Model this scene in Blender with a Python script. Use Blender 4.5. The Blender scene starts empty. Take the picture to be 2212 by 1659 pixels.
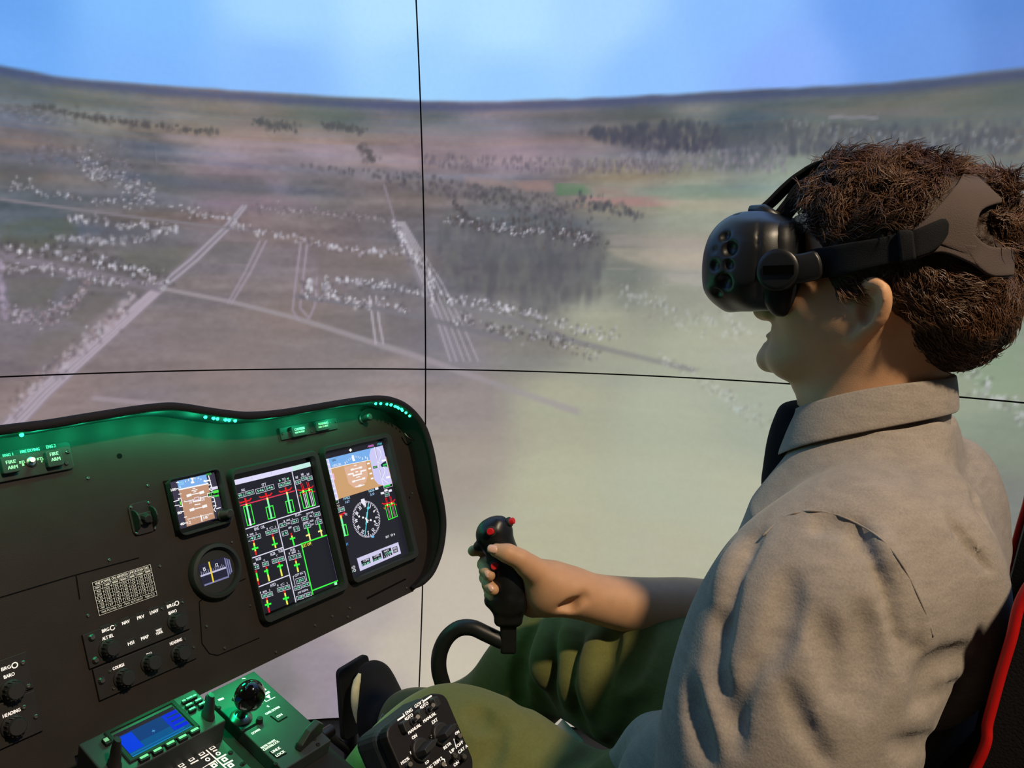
import bpy, bmesh, math, random
import numpy as np
from mathutils import Matrix, Vector

random.seed(7)
RNG = np.random.default_rng(7)
SC = bpy.context.scene
COL = SC.collection

# ------------------------------------------------------------------ camera
F_PX, CX, CY = 1662.0, 1106.0, 829.5          # focal length in pixels of the 2212 x 1659 frame
YAW, PITCH, ROLL = math.radians(55.377), math.radians(8.068), math.radians(0.69)
CAM = np.array([0.0, 0.0, 1.25])              # world: +X pilot's right, +Y ahead, +Z up
_v = np.array([math.sin(YAW)*math.cos(PITCH), math.cos(YAW)*math.cos(PITCH), -math.sin(PITCH)])
_r = np.cross(_v, [0, 0, 1.0]); _r /= np.linalg.norm(_r)
_u = np.cross(_r, _v)
_r2 = math.cos(ROLL)*_r + math.sin(ROLL)*_u
_u2 = -math.sin(ROLL)*_r + math.cos(ROLL)*_u
CM = np.array([_r2, _u2, _v])                 # rows: right, up, view

def ray(u, v):
    u = np.asarray(u, float); v = np.asarray(v, float)
    d = np.stack([(u-CX)/F_PX, -(v-CY)/F_PX, np.ones_like(u+v)], -1)
    return d @ CM

def W(u, v, d):
    """World point seen at (u, v) at distance d along the view axis."""
    return CAM + ray(u, v)*d

cam_data = bpy.data.cameras.new('camera')
cam_data.sensor_fit = 'HORIZONTAL'
cam_data.sensor_width = 36.0
cam_data.lens = 36.0*F_PX/2212.0
cam_data.clip_start = 0.02
cam_obj = bpy.data.objects.new('camera', cam_data)
COL.objects.link(cam_obj)
cam_obj.matrix_world = Matrix(((_r2[0], _u2[0], -_v[0], CAM[0]), (_r2[1], _u2[1], -_v[1], CAM[1]),
                               (_r2[2], _u2[2], -_v[2], CAM[2]), (0, 0, 0, 1)))
SC.camera = cam_obj

# ------------------------------------------------------------------ view, world, room lamps
SC.view_settings.view_transform = 'Standard'
SC.view_settings.look = 'None'
SC.view_settings.gamma = 1.0
SC.view_settings.exposure = 0.0
SC.view_settings.use_curve_mapping = False

world = bpy.data.worlds.new('room_dark')
world.use_nodes = True
world.node_tree.nodes['Background'].inputs['Color'].default_value = (0.55, 0.5, 0.45, 1)
world.node_tree.nodes['Background'].inputs['Strength'].default_value = 0.035
SC.world = world

def lamp(name, kind, loc, energy, color, **kw):
    l = bpy.data.lights.new(name, kind)
    l.energy = energy; l.color = color
    for k, v in kw.items():
        setattr(l, k, v)
    o = bpy.data.objects.new(name, l)
    COL.objects.link(o)
    o.location = Vector([float(q) for q in loc])
    return o

def aim(o, target):
    d = Vector([float(q) for q in target]) - o.location
    o.rotation_euler = d.to_track_quat('-Z', 'Y').to_euler()

# warm ceiling spot behind the cockpit, on the camera's right
KEY = CAM + CM.T @ np.array([0.85, 1.25, -0.45])
k = lamp('ceiling_spot', 'SPOT', KEY, 150.0, (1.0, 0.80, 0.56), spot_size=math.radians(95), spot_blend=0.6, shadow_soft_size=0.06)
aim(k, W(1500, 1150, 0.9))

# ------------------------------------------------------------------ colour helpers, materials
def lin(c):
    return tuple(((x/255.0)/12.92 if x/255.0 <= 0.04045 else ((x/255.0+0.055)/1.055)**2.4) for x in c)

def lin_np(a):
    a = np.clip(np.asarray(a, float)/255.0, 0, 1)
    return np.where(a <= 0.04045, a/12.92, ((a+0.055)/1.055)**2.4)

def mat(name, rgb, rough=0.6, metal=0.0, noise=0.0, nscale=60.0, bump=0.0, bscale=400.0, spec=0.5, emit=0.0,
        coat=0.0, sheen=0.0, sss=0.0):
    m = bpy.data.materials.new(name)
    m.use_nodes = True
    nt = m.node_tree
    b = nt.nodes['Principled BSDF']
    c = lin(rgb)
    b.inputs['Base Color'].default_value = (*c, 1)
    b.inputs['Roughness'].default_value = rough
    b.inputs['Metallic'].default_value = metal
    b.inputs['Specular IOR Level'].default_value = spec
    b.inputs['Coat Weight'].default_value = coat
    b.inputs['Sheen Weight'].default_value = sheen
    if sss:
        b.inputs['Subsurface Weight'].default_value = sss
        b.inputs['Subsurface Radius'].default_value = (0.012, 0.005, 0.003)
        b.inputs['Subsurface Scale'].default_value = 1.0
    if emit:
        b.inputs['Emission Color'].default_value = (*c, 1)
        b.inputs['Emission Strength'].default_value = emit
    tc = nt.nodes.new('ShaderNodeTexCoord')
    if noise:
        n = nt.nodes.new('ShaderNodeTexNoise'); n.inputs['Scale'].default_value = nscale
        n.inputs['Detail'].default_value = 6
        nt.links.new(tc.outputs['Object'], n.inputs['Vector'])
        mr = nt.nodes.new('ShaderNodeMapRange')
        mr.inputs['From Min'].default_value = 0.25; mr.inputs['From Max'].default_value = 0.75
        mr.inputs['To Min'].default_value = 1-noise; mr.inputs['To Max'].default_value = 1+noise
        nt.links.new(n.outputs['Fac'], mr.inputs['Value'])
        mx = nt.nodes.new('ShaderNodeMix'); mx.data_type = 'RGBA'; mx.blend_type = 'MULTIPLY'
        mx.inputs[0].default_value = 1.0
        mx.inputs[6].default_value = (*c, 1)
        nt.links.new(mr.outputs['Result'], mx.inputs[7])
        nt.links.new(mx.outputs[2], b.inputs['Base Color'])
    if bump:
        n2 = nt.nodes.new('ShaderNodeTexNoise'); n2.inputs['Scale'].default_value = bscale
        n2.inputs['Detail'].default_value = 4
        nt.links.new(tc.outputs['Object'], n2.inputs['Vector'])
        bp = nt.nodes.new('ShaderNodeBump'); bp.inputs['Strength'].default_value = bump
        bp.inputs['Distance'].default_value = 0.002
        nt.links.new(n2.outputs['Fac'], bp.inputs['Height'])
        nt.links.new(bp.outputs['Normal'], b.inputs['Normal'])
    return m

def attr_emission(name, strength=1.0, gloss=False):
    """Picture given off by a screen: colour comes from the mesh's colour attribute."""
    m = bpy.data.materials.new(name)
    m.use_nodes = True
    nt = m.node_tree
    b = nt.nodes['Principled BSDF']
    b.inputs['Base Color'].default_value = (0.004, 0.004, 0.005, 1)
    b.inputs['Roughness'].default_value = 0.35 if gloss else 0.9
    b.inputs['Specular IOR Level'].default_value = 0.3 if gloss else 0.0
    a = nt.nodes.new('ShaderNodeAttribute'); a.attribute_name = 'Col'
    nt.links.new(a.outputs['Color'], b.inputs['Emission Color'])
    b.inputs['Emission Strength'].default_value = strength
    m.cycles.emission_sampling = 'NONE'
    return m

# ------------------------------------------------------------------ mesh building
def link(name, me, m=None, parent=None, smooth=False, loc=None):
    if m is not None:
        me.materials.append(m)
    if smooth:
        me.polygons.foreach_set('use_smooth', [True]*len(me.polygons))
    o = bpy.data.objects.new(name, me)
    COL.objects.link(o)
    if parent is not None:
        o.parent = parent
    return o

def np_mesh(name, V, Q):
    """Fast mesh from numpy vertices and an (n, k) face array."""
    me = bpy.data.meshes.new(name)
    V = np.ascontiguousarray(V, np.float32); Q = np.ascontiguousarray(Q, np.int32)
    kk = Q.shape[1]
    me.vertices.add(len(V)); me.vertices.foreach_set('co', V.ravel())
    me.loops.add(Q.size); me.loops.foreach_set('vertex_index', Q.ravel())
    me.polygons.add(len(Q))
    me.polygons.foreach_set('loop_start', np.arange(0, Q.size, kk, dtype=np.int32))
    me.polygons.foreach_set('loop_total', np.full(len(Q), kk, np.int32))
    me.update(calc_edges=True)
    return me

def empty(name, M4=None, label=None, cat=None, group=None, kind=None):
    o = bpy.data.objects.new(name, None)
    o.empty_display_size = 0.05
    COL.objects.link(o)
    if M4 is not None:
        o.matrix_world = M4
    return tag(o, label, cat, group, kind)

def tag(o, label=None, cat=None, group=None, kind=None):
    if label: o['label'] = label
    if cat: o['category'] = cat
    if group: o['group'] = group
    if kind: o['kind'] = kind
    return o

_TXT = {}
def text_geo(s):
    """Flat lettering: vertices and faces, cap height 1, starting at x = 0, centred on y = 0."""
    if s in _TXT:
        return _TXT[s]
    cu = bpy.data.curves.new('t', 'FONT'); cu.body = s; cu.size = 1.0; cu.resolution_u = 2
    ob = bpy.data.objects.new('t', cu); COL.objects.link(ob)
    dg = bpy.context.evaluated_depsgraph_get()
    me = bpy.data.meshes.new_from_object(ob.evaluated_get(dg))
    v = np.array([q.co[:2] for q in me.vertices]) if len(me.vertices) else np.zeros((0, 2))
    fs = [tuple(p.vertices) for p in me.polygons]
    bpy.data.objects.remove(ob); bpy.data.curves.remove(cu); bpy.data.meshes.remove(me)
    if len(v):
        v[:, 0] -= v[:, 0].min()
        v[:, 1] = (v[:, 1]-0.345)/0.69
    _TXT[s] = (v, fs)
    return _TXT[s]

class MB:
    """Collects shapes and links them as ONE mesh object."""
    def __init__(self):
        self.v = []; self.f = []; self.c = []
    def add(self, verts, faces, col=None):
        n = len(self.v)
        self.v += [tuple(float(x) for x in p) for p in verts]
        self.f += [tuple(i+n for i in f) for f in faces]
        self.c += [col]*len(faces)
        return self
    def prism(self, poly, z0, z1, col=None, top_scale=None, xf=None):
        n = len(poly)
        p = np.array(poly, float)
        q = p
        if top_scale is not None:
            c = p.mean(0); q = c+(p-c)*top_scale
        vs = [(a, b, z0) for a, b in p]+[(a, b, z1) for a, b in q]
        if xf is not None: vs = [xf(*t) for t in vs]
        fs = [tuple(range(n-1, -1, -1)), tuple(range(n, 2*n))]
        fs += [(i, (i+1) % n, n+(i+1) % n, n+i) for i in range(n)]
        return self.add(vs, fs, col)
    def box(self, lo, hi, col=None, xf=None):
        (x0, y0, z0), (x1, y1, z1) = lo, hi
        return self.prism([(x0, y0), (x1, y0), (x1, y1), (x0, y1)], z0, z1, col, xf=xf)
    def flat(self, poly, z, col=None):
        return self.add([(a, b, z) for a, b in poly], [tuple(range(len(poly)))], col)
    def lathe(self, prof, c=(0, 0, 0), seg=20, axis='z', col=None, sx=1, sy=1, xf=None):
        """prof: list of (radius, height) along the axis."""
        vs = []; m = len(prof)
        for r, h in prof:
            for i in range(seg):
                t = 2*math.pi*i/seg
                vs.append((r*math.cos(t)*sx, r*math.sin(t)*sy, h))
        fs = []
        for j in range(m-1):
            for i in range(seg):
                k2 = (i+1) % seg
                fs.append((j*seg+i, j*seg+k2, (j+1)*seg+k2, (j+1)*seg+i))
        if prof[0][0] > 1e-6: fs.append(tuple(range(seg-1, -1, -1)))
        if prof[-1][0] > 1e-6: fs.append(tuple((m-1)*seg+i for i in range(seg)))
        if axis == 'x': vs = [(z, x, y) for x, y, z in vs]
        elif axis == 'y': vs = [(y, z, x) for x, y, z in vs]
        vs = [(x+c[0], y+c[1], z+c[2]) for x, y, z in vs]
        if xf is not None: vs = [xf(*t) for t in vs]
        return self.add(vs, fs, col)
    def tube(self, pts, rad, seg=10, col=None, up=None, flat_ratio=1.0, cap=True):
        """Swept tube; rad is a number or one per point; flat_ratio squashes it along its second axis."""
        P = np.array(pts, float); n = len(P)
        R = np.full(n, rad) if np.isscalar(rad) else np.array(rad, float)
        T = np.gradient(P, axis=0); T /= np.linalg.norm(T, axis=1)[:, None]+1e-12
        u = np.array(up, float) if up is not None else (np.array([0, 0, 1.0]) if abs(T[0][2]) < .9 else np.array([1.0, 0, 0]))
        vs = []
        for i in range(n):
            a = u-T[i]*(u@T[i]); a /= np.linalg.norm(a)+1e-12
            b = np.cross(T[i], a)
            if up is None: u = a
            for j in range(seg):
                t = 2*math.pi*j/seg
                vs.append(P[i]+R[i]*(math.cos(t)*a*flat_ratio+math.sin(t)*b))
        fs = [(i*seg+j, i*seg+(j+1) % seg, (i+1)*seg+(j+1) % seg, (i+1)*seg+j) for i in range(n-1) for j in range(seg)]
        if cap:
            fs += [tuple(range(seg-1, -1, -1)), tuple((n-1)*seg+j for j in range(seg))]
        return self.add(vs, fs, col)
    def ring(self, outer, inner, z0, z1, zin, col=None, xf=None):
        """Frame: outer and inner outlines of the same length, from z0 up to z1 and down inside to zin."""
        n = len(outer)
        oc = np.array(outer, float)
        mid = oc+(np.array(inner, float)-oc)*0.25
        rows = [[(a, b, z0) for a, b in outer], [(a, b, z0+(z1-z0)*.65) for a, b in outer], [(a, b, z1) for a, b in mid],
                [(a, b, z1) for a, b in oc+(np.array(inner, float)-oc)*0.85], [(a, b, zin) for a, b in inner]]
        vs = [t for r in rows for t in r]
        if xf is not None: vs = [xf(*t) for t in vs]
        fs = [(j*n+i, j*n+(i+1) % n, (j+1)*n+(i+1) % n, (j+1)*n+i) for j in range(len(rows)-1) for i in range(n)]
        return self.add(vs, fs, col)
    def text(self, s, x, y, h, w=None, z=0.0, col=None, rot=0.0, align='c', bold=0.0):
        v, fs = text_geo(s)
        if not len(v): return self
        ww = v[:, 0].max()
        sx = h if w is None else w/ww
        X = v[:, 0]*sx; Y = v[:, 1]*h
        if align == 'c': X = X-ww*sx/2
        elif align == 'r': X = X-ww*sx
        c, s_ = math.cos(rot), math.sin(rot)
        for dx in ((0,) if not bold else (-bold, bold)):
            self.add([(x+(a+dx)*c-b*s_, y+(a+dx)*s_+b*c, z) for a, b in zip(X, Y)], fs, col)
        return self
    def mesh(self, name):
        me = bpy.data.meshes.new(name)
        me.from_pydata(self.v, [], self.f)
        if any(c is not None for c in self.c):
            ca = me.color_attributes.new('Col', 'FLOAT_COLOR', 'CORNER')
            arr = []
            for p, c in zip(me.polygons, self.c):
                arr += list((*(c or (0, 0, 0)), 1.0))*p.loop_total
            ca.data.foreach_set('color', arr)
        me.update()
        return me
    def build(self, name, m, parent=None, smooth=False, bevel=0.0, seg=2, auto=None):
        o = link(name, self.mesh(name), m, parent, smooth)
        if name == 'lettering': o['kind'] = 'stuff'     # print too fine to pick apart
        if bevel:
            b = o.modifiers.new('bevel', 'BEVEL'); b.width = bevel; b.segments = seg; b.limit_method = 'ANGLE'
            b.angle_limit = math.radians(40)
        if smooth and auto:
            me = o.data
            me.set_sharp_from_angle(angle=math.radians(auto))
        return o

def rrect(cx, cy, w, h, r, n=5, rot=0.0):
    pts = []
    for sx, sy, a0 in ((1, 1, 0), (-1, 1, 90), (-1, -1, 180), (1, -1, 270)):
        for i in range(n+1):
            a = math.radians(a0+90*i/n)
            pts.append((cx+sx*(w/2-r)+r*math.cos(a), cy+sy*(h/2-r)+r*math.sin(a)))
    if rot:
        c, s = math.cos(rot), math.sin(rot)
        pts = [(cx+(x-cx)*c-(y-cy)*s, cy+(x-cx)*s+(y-cy)*c) for x, y in pts]
    return pts

def round_poly(pts, r, n=5):
    """Rounds the corners of any convex polygon."""
    out = []; m = len(pts); P = np.array(pts, float)
    for i in range(m):
        p = P[i]; a = P[i-1]-p; b = P[(i+1) % m]-p
        la, lb = np.linalg.norm(a), np.linalg.norm(b); a /= la; b /= lb
        ang = math.acos(max(-1, min(1, a@b))); t = min(r/math.tan(ang/2), la*.45, lb*.45)
        p0, p1 = p+a*t, p+b*t
        for k in range(n+1):
            s = k/n
            out.append(tuple((1-s)**2*p0+2*s*(1-s)*p+s*s*p1))
    return out

def spline(pts, n=8, closed=False):
    """Catmull-Rom through the points."""
    P = np.array(pts, float); m = len(P); out = []
    rng = m if closed else m-1
    for i in range(rng):
        p1, p2 = P[i], P[(i+1) % m]
        p0 = P[i-1] if (i > 0 or closed) else 2*p1-p2
        p3 = P[(i+2) % m] if (i+2 < m or closed) else 2*p2-p1
        for k in range(n):
            t = k/n
            out.append(0.5*((2*p1)+(-p0+p2)*t+(2*p0-5*p1+4*p2-p3)*t*t+(-p0+3*p1-3*p2+p3)*t**3))
    if not closed: out.append(P[-1])
    return np.array(out)

class Plane:
    """A flat frame: origin, x axis, y axis (up the face), normal towards the viewer of the face."""
    def __init__(self, O, ex, ey):
        self.O = np.array(O, float); self.ex = np.array(ex, float)/np.linalg.norm(ex)
        ey = np.array(ey, float); ey = ey-self.ex*(ey@self.ex); self.ey = ey/np.linalg.norm(ey)
        self.N = np.cross(self.ex, self.ey)
    def M4(self):
        return Matrix([[*map(float, (self.ex[i], self.ey[i], self.N[i], self.O[i]))] for i in range(3)]+[[0, 0, 0, 1]])
    def p(self, u, v, n=0.0):
        """Local (x, y) on the face, at height n over it, of the point seen at (u, v)."""
        d = ray(u, v); P0 = self.O+self.N*n
        t = ((P0-CAM)@self.N)/(d@self.N)
        q = CAM+d*t-P0
        return (float(q@self.ex), float(q@self.ey))
    def poly(self, pts, n=0.0):
        return [self.p(u, v, n) for u, v in pts]
    def w(self, x, y, n):
        return self.O+self.ex*x+self.ey*y+self.N*n
    def loc(self, P):
        q = np.asarray(P)-self.O
        return (float(q@self.ex), float(q@self.ey), float(q@self.N))
    def text(self, mb, s, u0, v0, u1, v1, hpx, n, col=None, bold=0.0):
        """Lettering whose middle line runs from (u0, v0) to (u1, v1), hpx pixels tall."""
        a = np.array(self.p(u0, v0, n)); b = np.array(self.p(u1, v1, n))
        um, vm = (u0+u1)/2, (v0+v1)/2
        h = abs(self.p(um, vm+hpx/2, n)[1]-self.p(um, vm-hpx/2, n)[1])
        c = (a+b)/2
        mb.text(s, c[0], c[1], h, w=abs(b[0]-a[0]), z=n, col=col, bold=bold)
# ------------------------------------------------------------------ the projection dome
DC = CAM+np.array([-0.1763, 0.1631, -0.2143])   # dome centre
DR = 2.2                                        # dome radius
Z_SEAM = CAM[2]-0.2655
Z_HOR = CAM[2]+0.4388
AZ_SEAM = math.radians(55.14)
EYE = np.array([DC[0], DC[1], Z_HOR])           # point the picture is projected for

def dome_hit(u, v):
    d = ray(u, v); d = d/np.linalg.norm(d, axis=-1, keepdims=True)
    q = CAM-DC
    b = d@q; c = q@q-DR*DR
    return CAM+d*(-b+np.sqrt(b*b-c))[..., None]

def azel(P):
    q = P-DC
    return np.degrees(np.arctan2(q[..., 0], q[..., 1])), np.degrees(np.arcsin(np.clip(q[..., 2]/DR, -1, 1)))

def px2ae(pts):
    p = np.array(pts, float)
    a, e = azel(dome_hit(p[:, 0], p[:, 1]))
    return np.stack([a, e], 1)

KEYS_SKY = [(0,0,105,165,240),(300,20,130,190,255),(600,10,165,215,255),(850,20,180,225,255),(1100,40,180,225,255),(1300,30,170,215,255),
 (1600,20,140,190,255),(1900,10,110,160,240),(2212,0,95,140,215),(0,110,115,175,250),(300,150,130,185,255),(600,150,140,190,255),
 (900,150,160,210,255),(1100,190,155,205,255),(1400,160,145,195,255),(1700,150,140,180,255),(2000,120,115,160,235),(2212,110,105,145,220)]
KEYS_GND = [(20,170,105,115,130),(200,220,130,130,128),(450,260,150,138,132),(700,240,125,130,125),(900,260,130,125,132),(1200,270,130,120,130),
 (1500,260,130,128,125),(1800,240,120,122,120),(2150,215,120,118,110),(50,320,110,108,118),(300,340,108,105,108),(500,310,160,145,155),
 (700,320,160,145,158),(900,310,150,135,148),(1100,315,155,138,150),(1400,300,100,100,112),(1600,290,95,100,108),(1900,300,105,110,112),
 (2150,330,115,120,118),(50,450,95,100,105),(300,400,105,103,108),(500,400,125,112,122),(700,400,112,108,112),(900,420,115,110,115),
 (1100,450,112,112,116),(1350,400,140,135,125),(1500,440,150,155,138),(1700,420,150,160,145),(50,600,112,106,112),(300,560,108,104,108),
 (500,600,125,117,122),(700,550,128,117,122),(850,600,120,114,118),(1000,560,105,103,110),(1200,560,98,98,104),(1350,600,125,128,122),
 (1480,560,165,160,150),(1450,640,150,152,140),(50,760,125,115,120),(300,760,135,122,124),(600,720,132,122,124),(800,740,128,120,122),
 (960,760,125,120,128),(1150,740,130,128,125),(1300,700,160,162,145),(1500,740,168,172,152),(1600,760,170,172,155),(100,860,145,128,128),
 (500,860,140,126,124),(850,840,150,138,138),(1000,880,150,140,138),(1200,880,172,172,150),(1450,900,172,178,158),(1650,900,165,172,155),
 (990,1000,165,155,145),(1200,1050,180,180,155),(1450,1050,178,182,160),(1600,1100,180,182,160),(990,1300,195,185,170),(1200,1180,180,178,152),
 (1450,1200,180,178,155),(960,1450,200,190,172),(850,1400,195,185,170),(800,1350,180,170,165),(700,1450,150,140,150),(600,1500,125,122,125),
 (760,1500,150,138,155),(650,1540,150,140,145),(2100,850,150,160,140),(2180,700,140,150,135),(2190,500,130,138,132),(2180,950,135,145,130),
 (2180,1080,130,132,125),(400,1100,140,126,124),(200,1400,135,125,125)]

def keyed(keys, A, E):
    """Smooth blend of sampled picture colours over the dome (azimuth, elevation in degrees)."""
    kk = np.array(keys, float)
    ae = px2ae(kk[:, :2])
    num = np.zeros(A.shape+(3,)); den = np.zeros(A.shape)
    for (a, e), c in zip(ae, kk[:, 2:]):
        d2 = ((A-a)*0.95)**2+((E-e)*1.15)**2
        w = 1.0/(d2+0.6)**2.0
        num += w[..., None]*c; den += w
    return num/den[..., None]

def vnoise(shape_a, shape_e, ca, ce, seed):
    """Value noise on a grid: A, E arrays of coordinates, cell sizes ca, ce."""
    r = np.random.default_rng(seed); T = r.random((257, 257))
    x = shape_a/ca+500.3; y = shape_e/ce+700.7
    xi = np.floor(x).astype(int); yi = np.floor(y).astype(int)
    fx = x-xi; fy = y-yi; fx = fx*fx*(3-2*fx); fy = fy*fy*(3-2*fy)
    g = lambda i, j: T[i % 256, j % 256]
    return ((g(xi, yi)*(1-fx)+g(xi+1, yi)*fx)*(1-fy)+(g(xi, yi+1)*(1-fx)+g(xi+1, yi+1)*fx)*fy)-0.5

fine_a = np.arange(14.0, 97.0, 0.115)
az = np.concatenate([np.arange(-40, 14, 2.0), fine_a, np.arange(97, 141, 2.0)])
E_LOW = float(azel(dome_hit(700, 1552))[1])
fine_e = np.arange(E_LOW, 33.0, 0.115)
el = np.concatenate([fine_e, np.arange(33, 53, 2.0)])
E_SEAM = math.degrees(math.asin((Z_SEAM-DC[2])/DR)); A_SEAM = math.degrees(AZ_SEAM)
HW = 0.0019/DR*57.2958                         # half the joint between the panels
A, E = np.meshgrid(az, el, indexing='ij')
PD = np.stack([np.sin(np.radians(A))*np.cos(np.radians(E)), np.cos(np.radians(A))*np.cos(np.radians(E)), np.sin(np.radians(E))], -1)*DR+DC
dv = PD-EYE
tan_el = dv[..., 2]/np.hypot(dv[..., 0], dv[..., 1])
ca = np.arange(-60, 171, 1.0); ce = np.arange(-36, 61, 1.0)
CA_, CE_ = np.meshgrid(ca, ce, indexing='ij')
def upsample(G):
    x = np.clip((A-ca[0]), 0, len(ca)-1.001); y = np.clip((E-ce[0]), 0, len(ce)-1.001)
    xi = x.astype(int); yi = y.astype(int); fx = (x-xi)[..., None]; fy = (y-yi)[..., None]
    return (G[xi, yi]*(1-fx)+G[xi+1, yi]*fx)*(1-fy)+(G[xi, yi+1]*(1-fx)+G[xi+1, yi+1]*fx)*fy
sky = upsample(keyed(KEYS_SKY, CA_, CE_))
gnd = upsample(keyed(KEYS_GND, CA_, CE_))
sky += (vnoise(A, E, 12, 7, 1)*4)[..., None]
haze = upsample(keyed([(0,400,0,0,0),(300,600,0,0,0),(800,500,0,0,0),(1100,500,0,0,0),(1250,650,.35,0,0),(1400,600,.6,0,0),(1400,750,.85,0,0),(1700,600,.6,0,0),
   (900,800,.25,0,0),(600,900,.5,0,0),(1100,900,.8,0,0),(1400,1000,1,0,0),(1000,1200,1,0,0),(100,800,.1,0,0),(1500,300,.1,0,0),(1800,300,.25,0,0),(2100,500,.6,0,0),
   (2200,900,.7,0,0),(1000,1450,1,0,0),(700,1450,.7,0,0)], CA_, CE_))[..., 0]
haze = np.clip(haze, 0, 1)
depth = np.clip(-tan_el, 0.004, 3)
# fields: patches and streaks that are laid out on the ground plane seen from the eye point
gx, gy = dv[..., 0]/depth/np.hypot(dv[..., 0], dv[..., 1]), dv[..., 1]/depth/np.hypot(dv[..., 0], dv[..., 1])
n1 = vnoise(gx*.94+gy*.35, gy*.94-gx*.35, 0.9, 1.7, 3)
n2 = vnoise(gx, gy, 0.35, 0.35, 4)
n4 = vnoise(A, E, .55, .28, 14)+.7*vnoise(A, E, .26, .2, 15)
n3 = vnoise(A, E, 6.0, 0.55, 5)+0.6*vnoise(A, E, 2.2, 0.3, 6)
far = np.clip(1-(depth-0.03)/0.25, 0, 1)
amp = (1-0.85*haze)
tex = (n1*14*np.clip(1-far, 0.2, 1)+n2*9*(1-far)+n3*(10+16*far)+n4*9)*amp
gnd += tex[..., None]*np.array([1.0, 0.95, 0.95])
hue = (vnoise(A, E, 8.0, 1.1, 8)+0.5*n1)*amp
gnd += hue[..., None]*np.array([11, 0, -13])*(0.6+1.3*far[..., None])

def splat(a, e, ra, re, col, al):
    """One soft dab of colour on the picture."""
    i0, i1 = np.searchsorted(az, [a-2.2*ra, a+2.2*ra]); j0, j1 = np.searchsorted(el, [e-2.2*re, e+2.2*re])
    if i1 <= i0 or j1 <= j0: return
    s = (slice(i0, i1), slice(j0, j1))
    w = al*np.exp(-(((A[s]-a)/ra)**2+((E[s]-e)/re)**2)**1.5*0.8)
    w = (w*(1-0.8*haze[s]))[..., None]
    gnd[s] = gnd[s]*(1-w)+np.array(col, float)*w

PXD = 57.2958/F_PX*0.93
def along(pts, step):
    p = np.array(pts, float); out = []
    for a, b in zip(p[:-1], p[1:]):
        n = max(1, int(np.linalg.norm(b-a)/step))
        out += [a+(b-a)*t/n for t in range(n)]
    return np.array(out+[p[-1]])

def road(pts, w0, w1, col, al):
    q = along(pts, 2.0); ae = px2ae(q); n = len(q)
    for i, (a, e) in enumerate(ae):
        w = (w0+(w1-w0)*i/n)*PXD
        splat(a, e, max(w, .09), max(w, .09), col, al)

def dots(pts, spread, n, size, cols, al, tall=1.3):
    q = along(pts, 1.0)
    n = int(n*1.15); k_ = RNG.integers(0, len(q), n)
    pos = q[k_]+RNG.normal(0, 1, (n, 2))*np.array([4, spread])
    for (a, e) in px2ae(pos):
        s = size*.62*PXD*RNG.uniform(.55, 1.3); c = cols[RNG.integers(len(cols))]
        splat(a, e, max(s, .085), max(s*tall*RNG.uniform(.8, 1.3), .085), c, min(1, al*1.3*RNG.uniform(.35, 1)))
        if RNG.random() < .45: splat(a+RNG.normal(0, .25), e+RNG.normal(0, .12), .13, .16, (88, 82, 86), al*.55)

def fill_dots(poly, n, size, cols, al, tall=1.3):
    P = np.array(poly, float); lo, hi = P.min(0), P.max(0); k_ = 0
    while k_ < n:
        q = lo+RNG.random(2)*(hi-lo)
        inside = False
        for i in range(len(P)):
            (x1, y1), (x2, y2) = P[i-1], P[i]
            if (y1 > q[1]) != (y2 > q[1]) and q[0] < (x2-x1)*(q[1]-y1)/(y2-y1)+x1: inside = not inside
        if not inside: continue
        a, e = px2ae([q])[0]; s = size*PXD*RNG.uniform(.6, 1.3)
        splat(a, e, max(s, .1), max(s*tall, .1), cols[RNG.integers(len(cols))], al*RNG.uniform(.5, 1)); k_ += 1

def patch(poly, col, al):
    ae = px2ae(along(list(poly)+[poly[0]], 6.0))
    ins = np.zeros(A.shape, bool)
    i0, i1 = np.searchsorted(az, [ae[:, 0].min(), ae[:, 0].max()]); j0, j1 = np.searchsorted(el, [ae[:, 1].min(), ae[:, 1].max()])
    s = (slice(i0, i1), slice(j0, j1)); x, y = A[s], E[s]; m = np.zeros(x.shape, bool)
    for i in range(len(ae)):
        (x1, y1), (x2, y2) = ae[i-1], ae[i]
        if abs(y2-y1) < 1e-9: continue
        m ^= ((y1 > y) != (y2 > y)) & (x < (x2-x1)*(y-y1)/(y2-y1)+x1)
    m = m.astype(float)
    for _ in range(3):
        for ax_ in (0, 1):
            if m.shape[ax_] > 4: m = (np.roll(m, 1, ax_)+2*m+np.roll(m, -1, ax_))/4
    m = m*(.85+.5*vnoise(x, y, .9, .35, 31))
    w = (m*al)[..., None]*(1-0.6*haze[s])[..., None]
    gnd[s] = gnd[s]*(1-w)+np.array(col, float)*w

LIL = (158, 146, 160); WHT = [(205, 205, 218), (190, 185, 200), (215, 212, 220), (170, 165, 178)]; DRK = [(80, 76, 80), (72, 74, 80), (92, 86, 86)]
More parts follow.
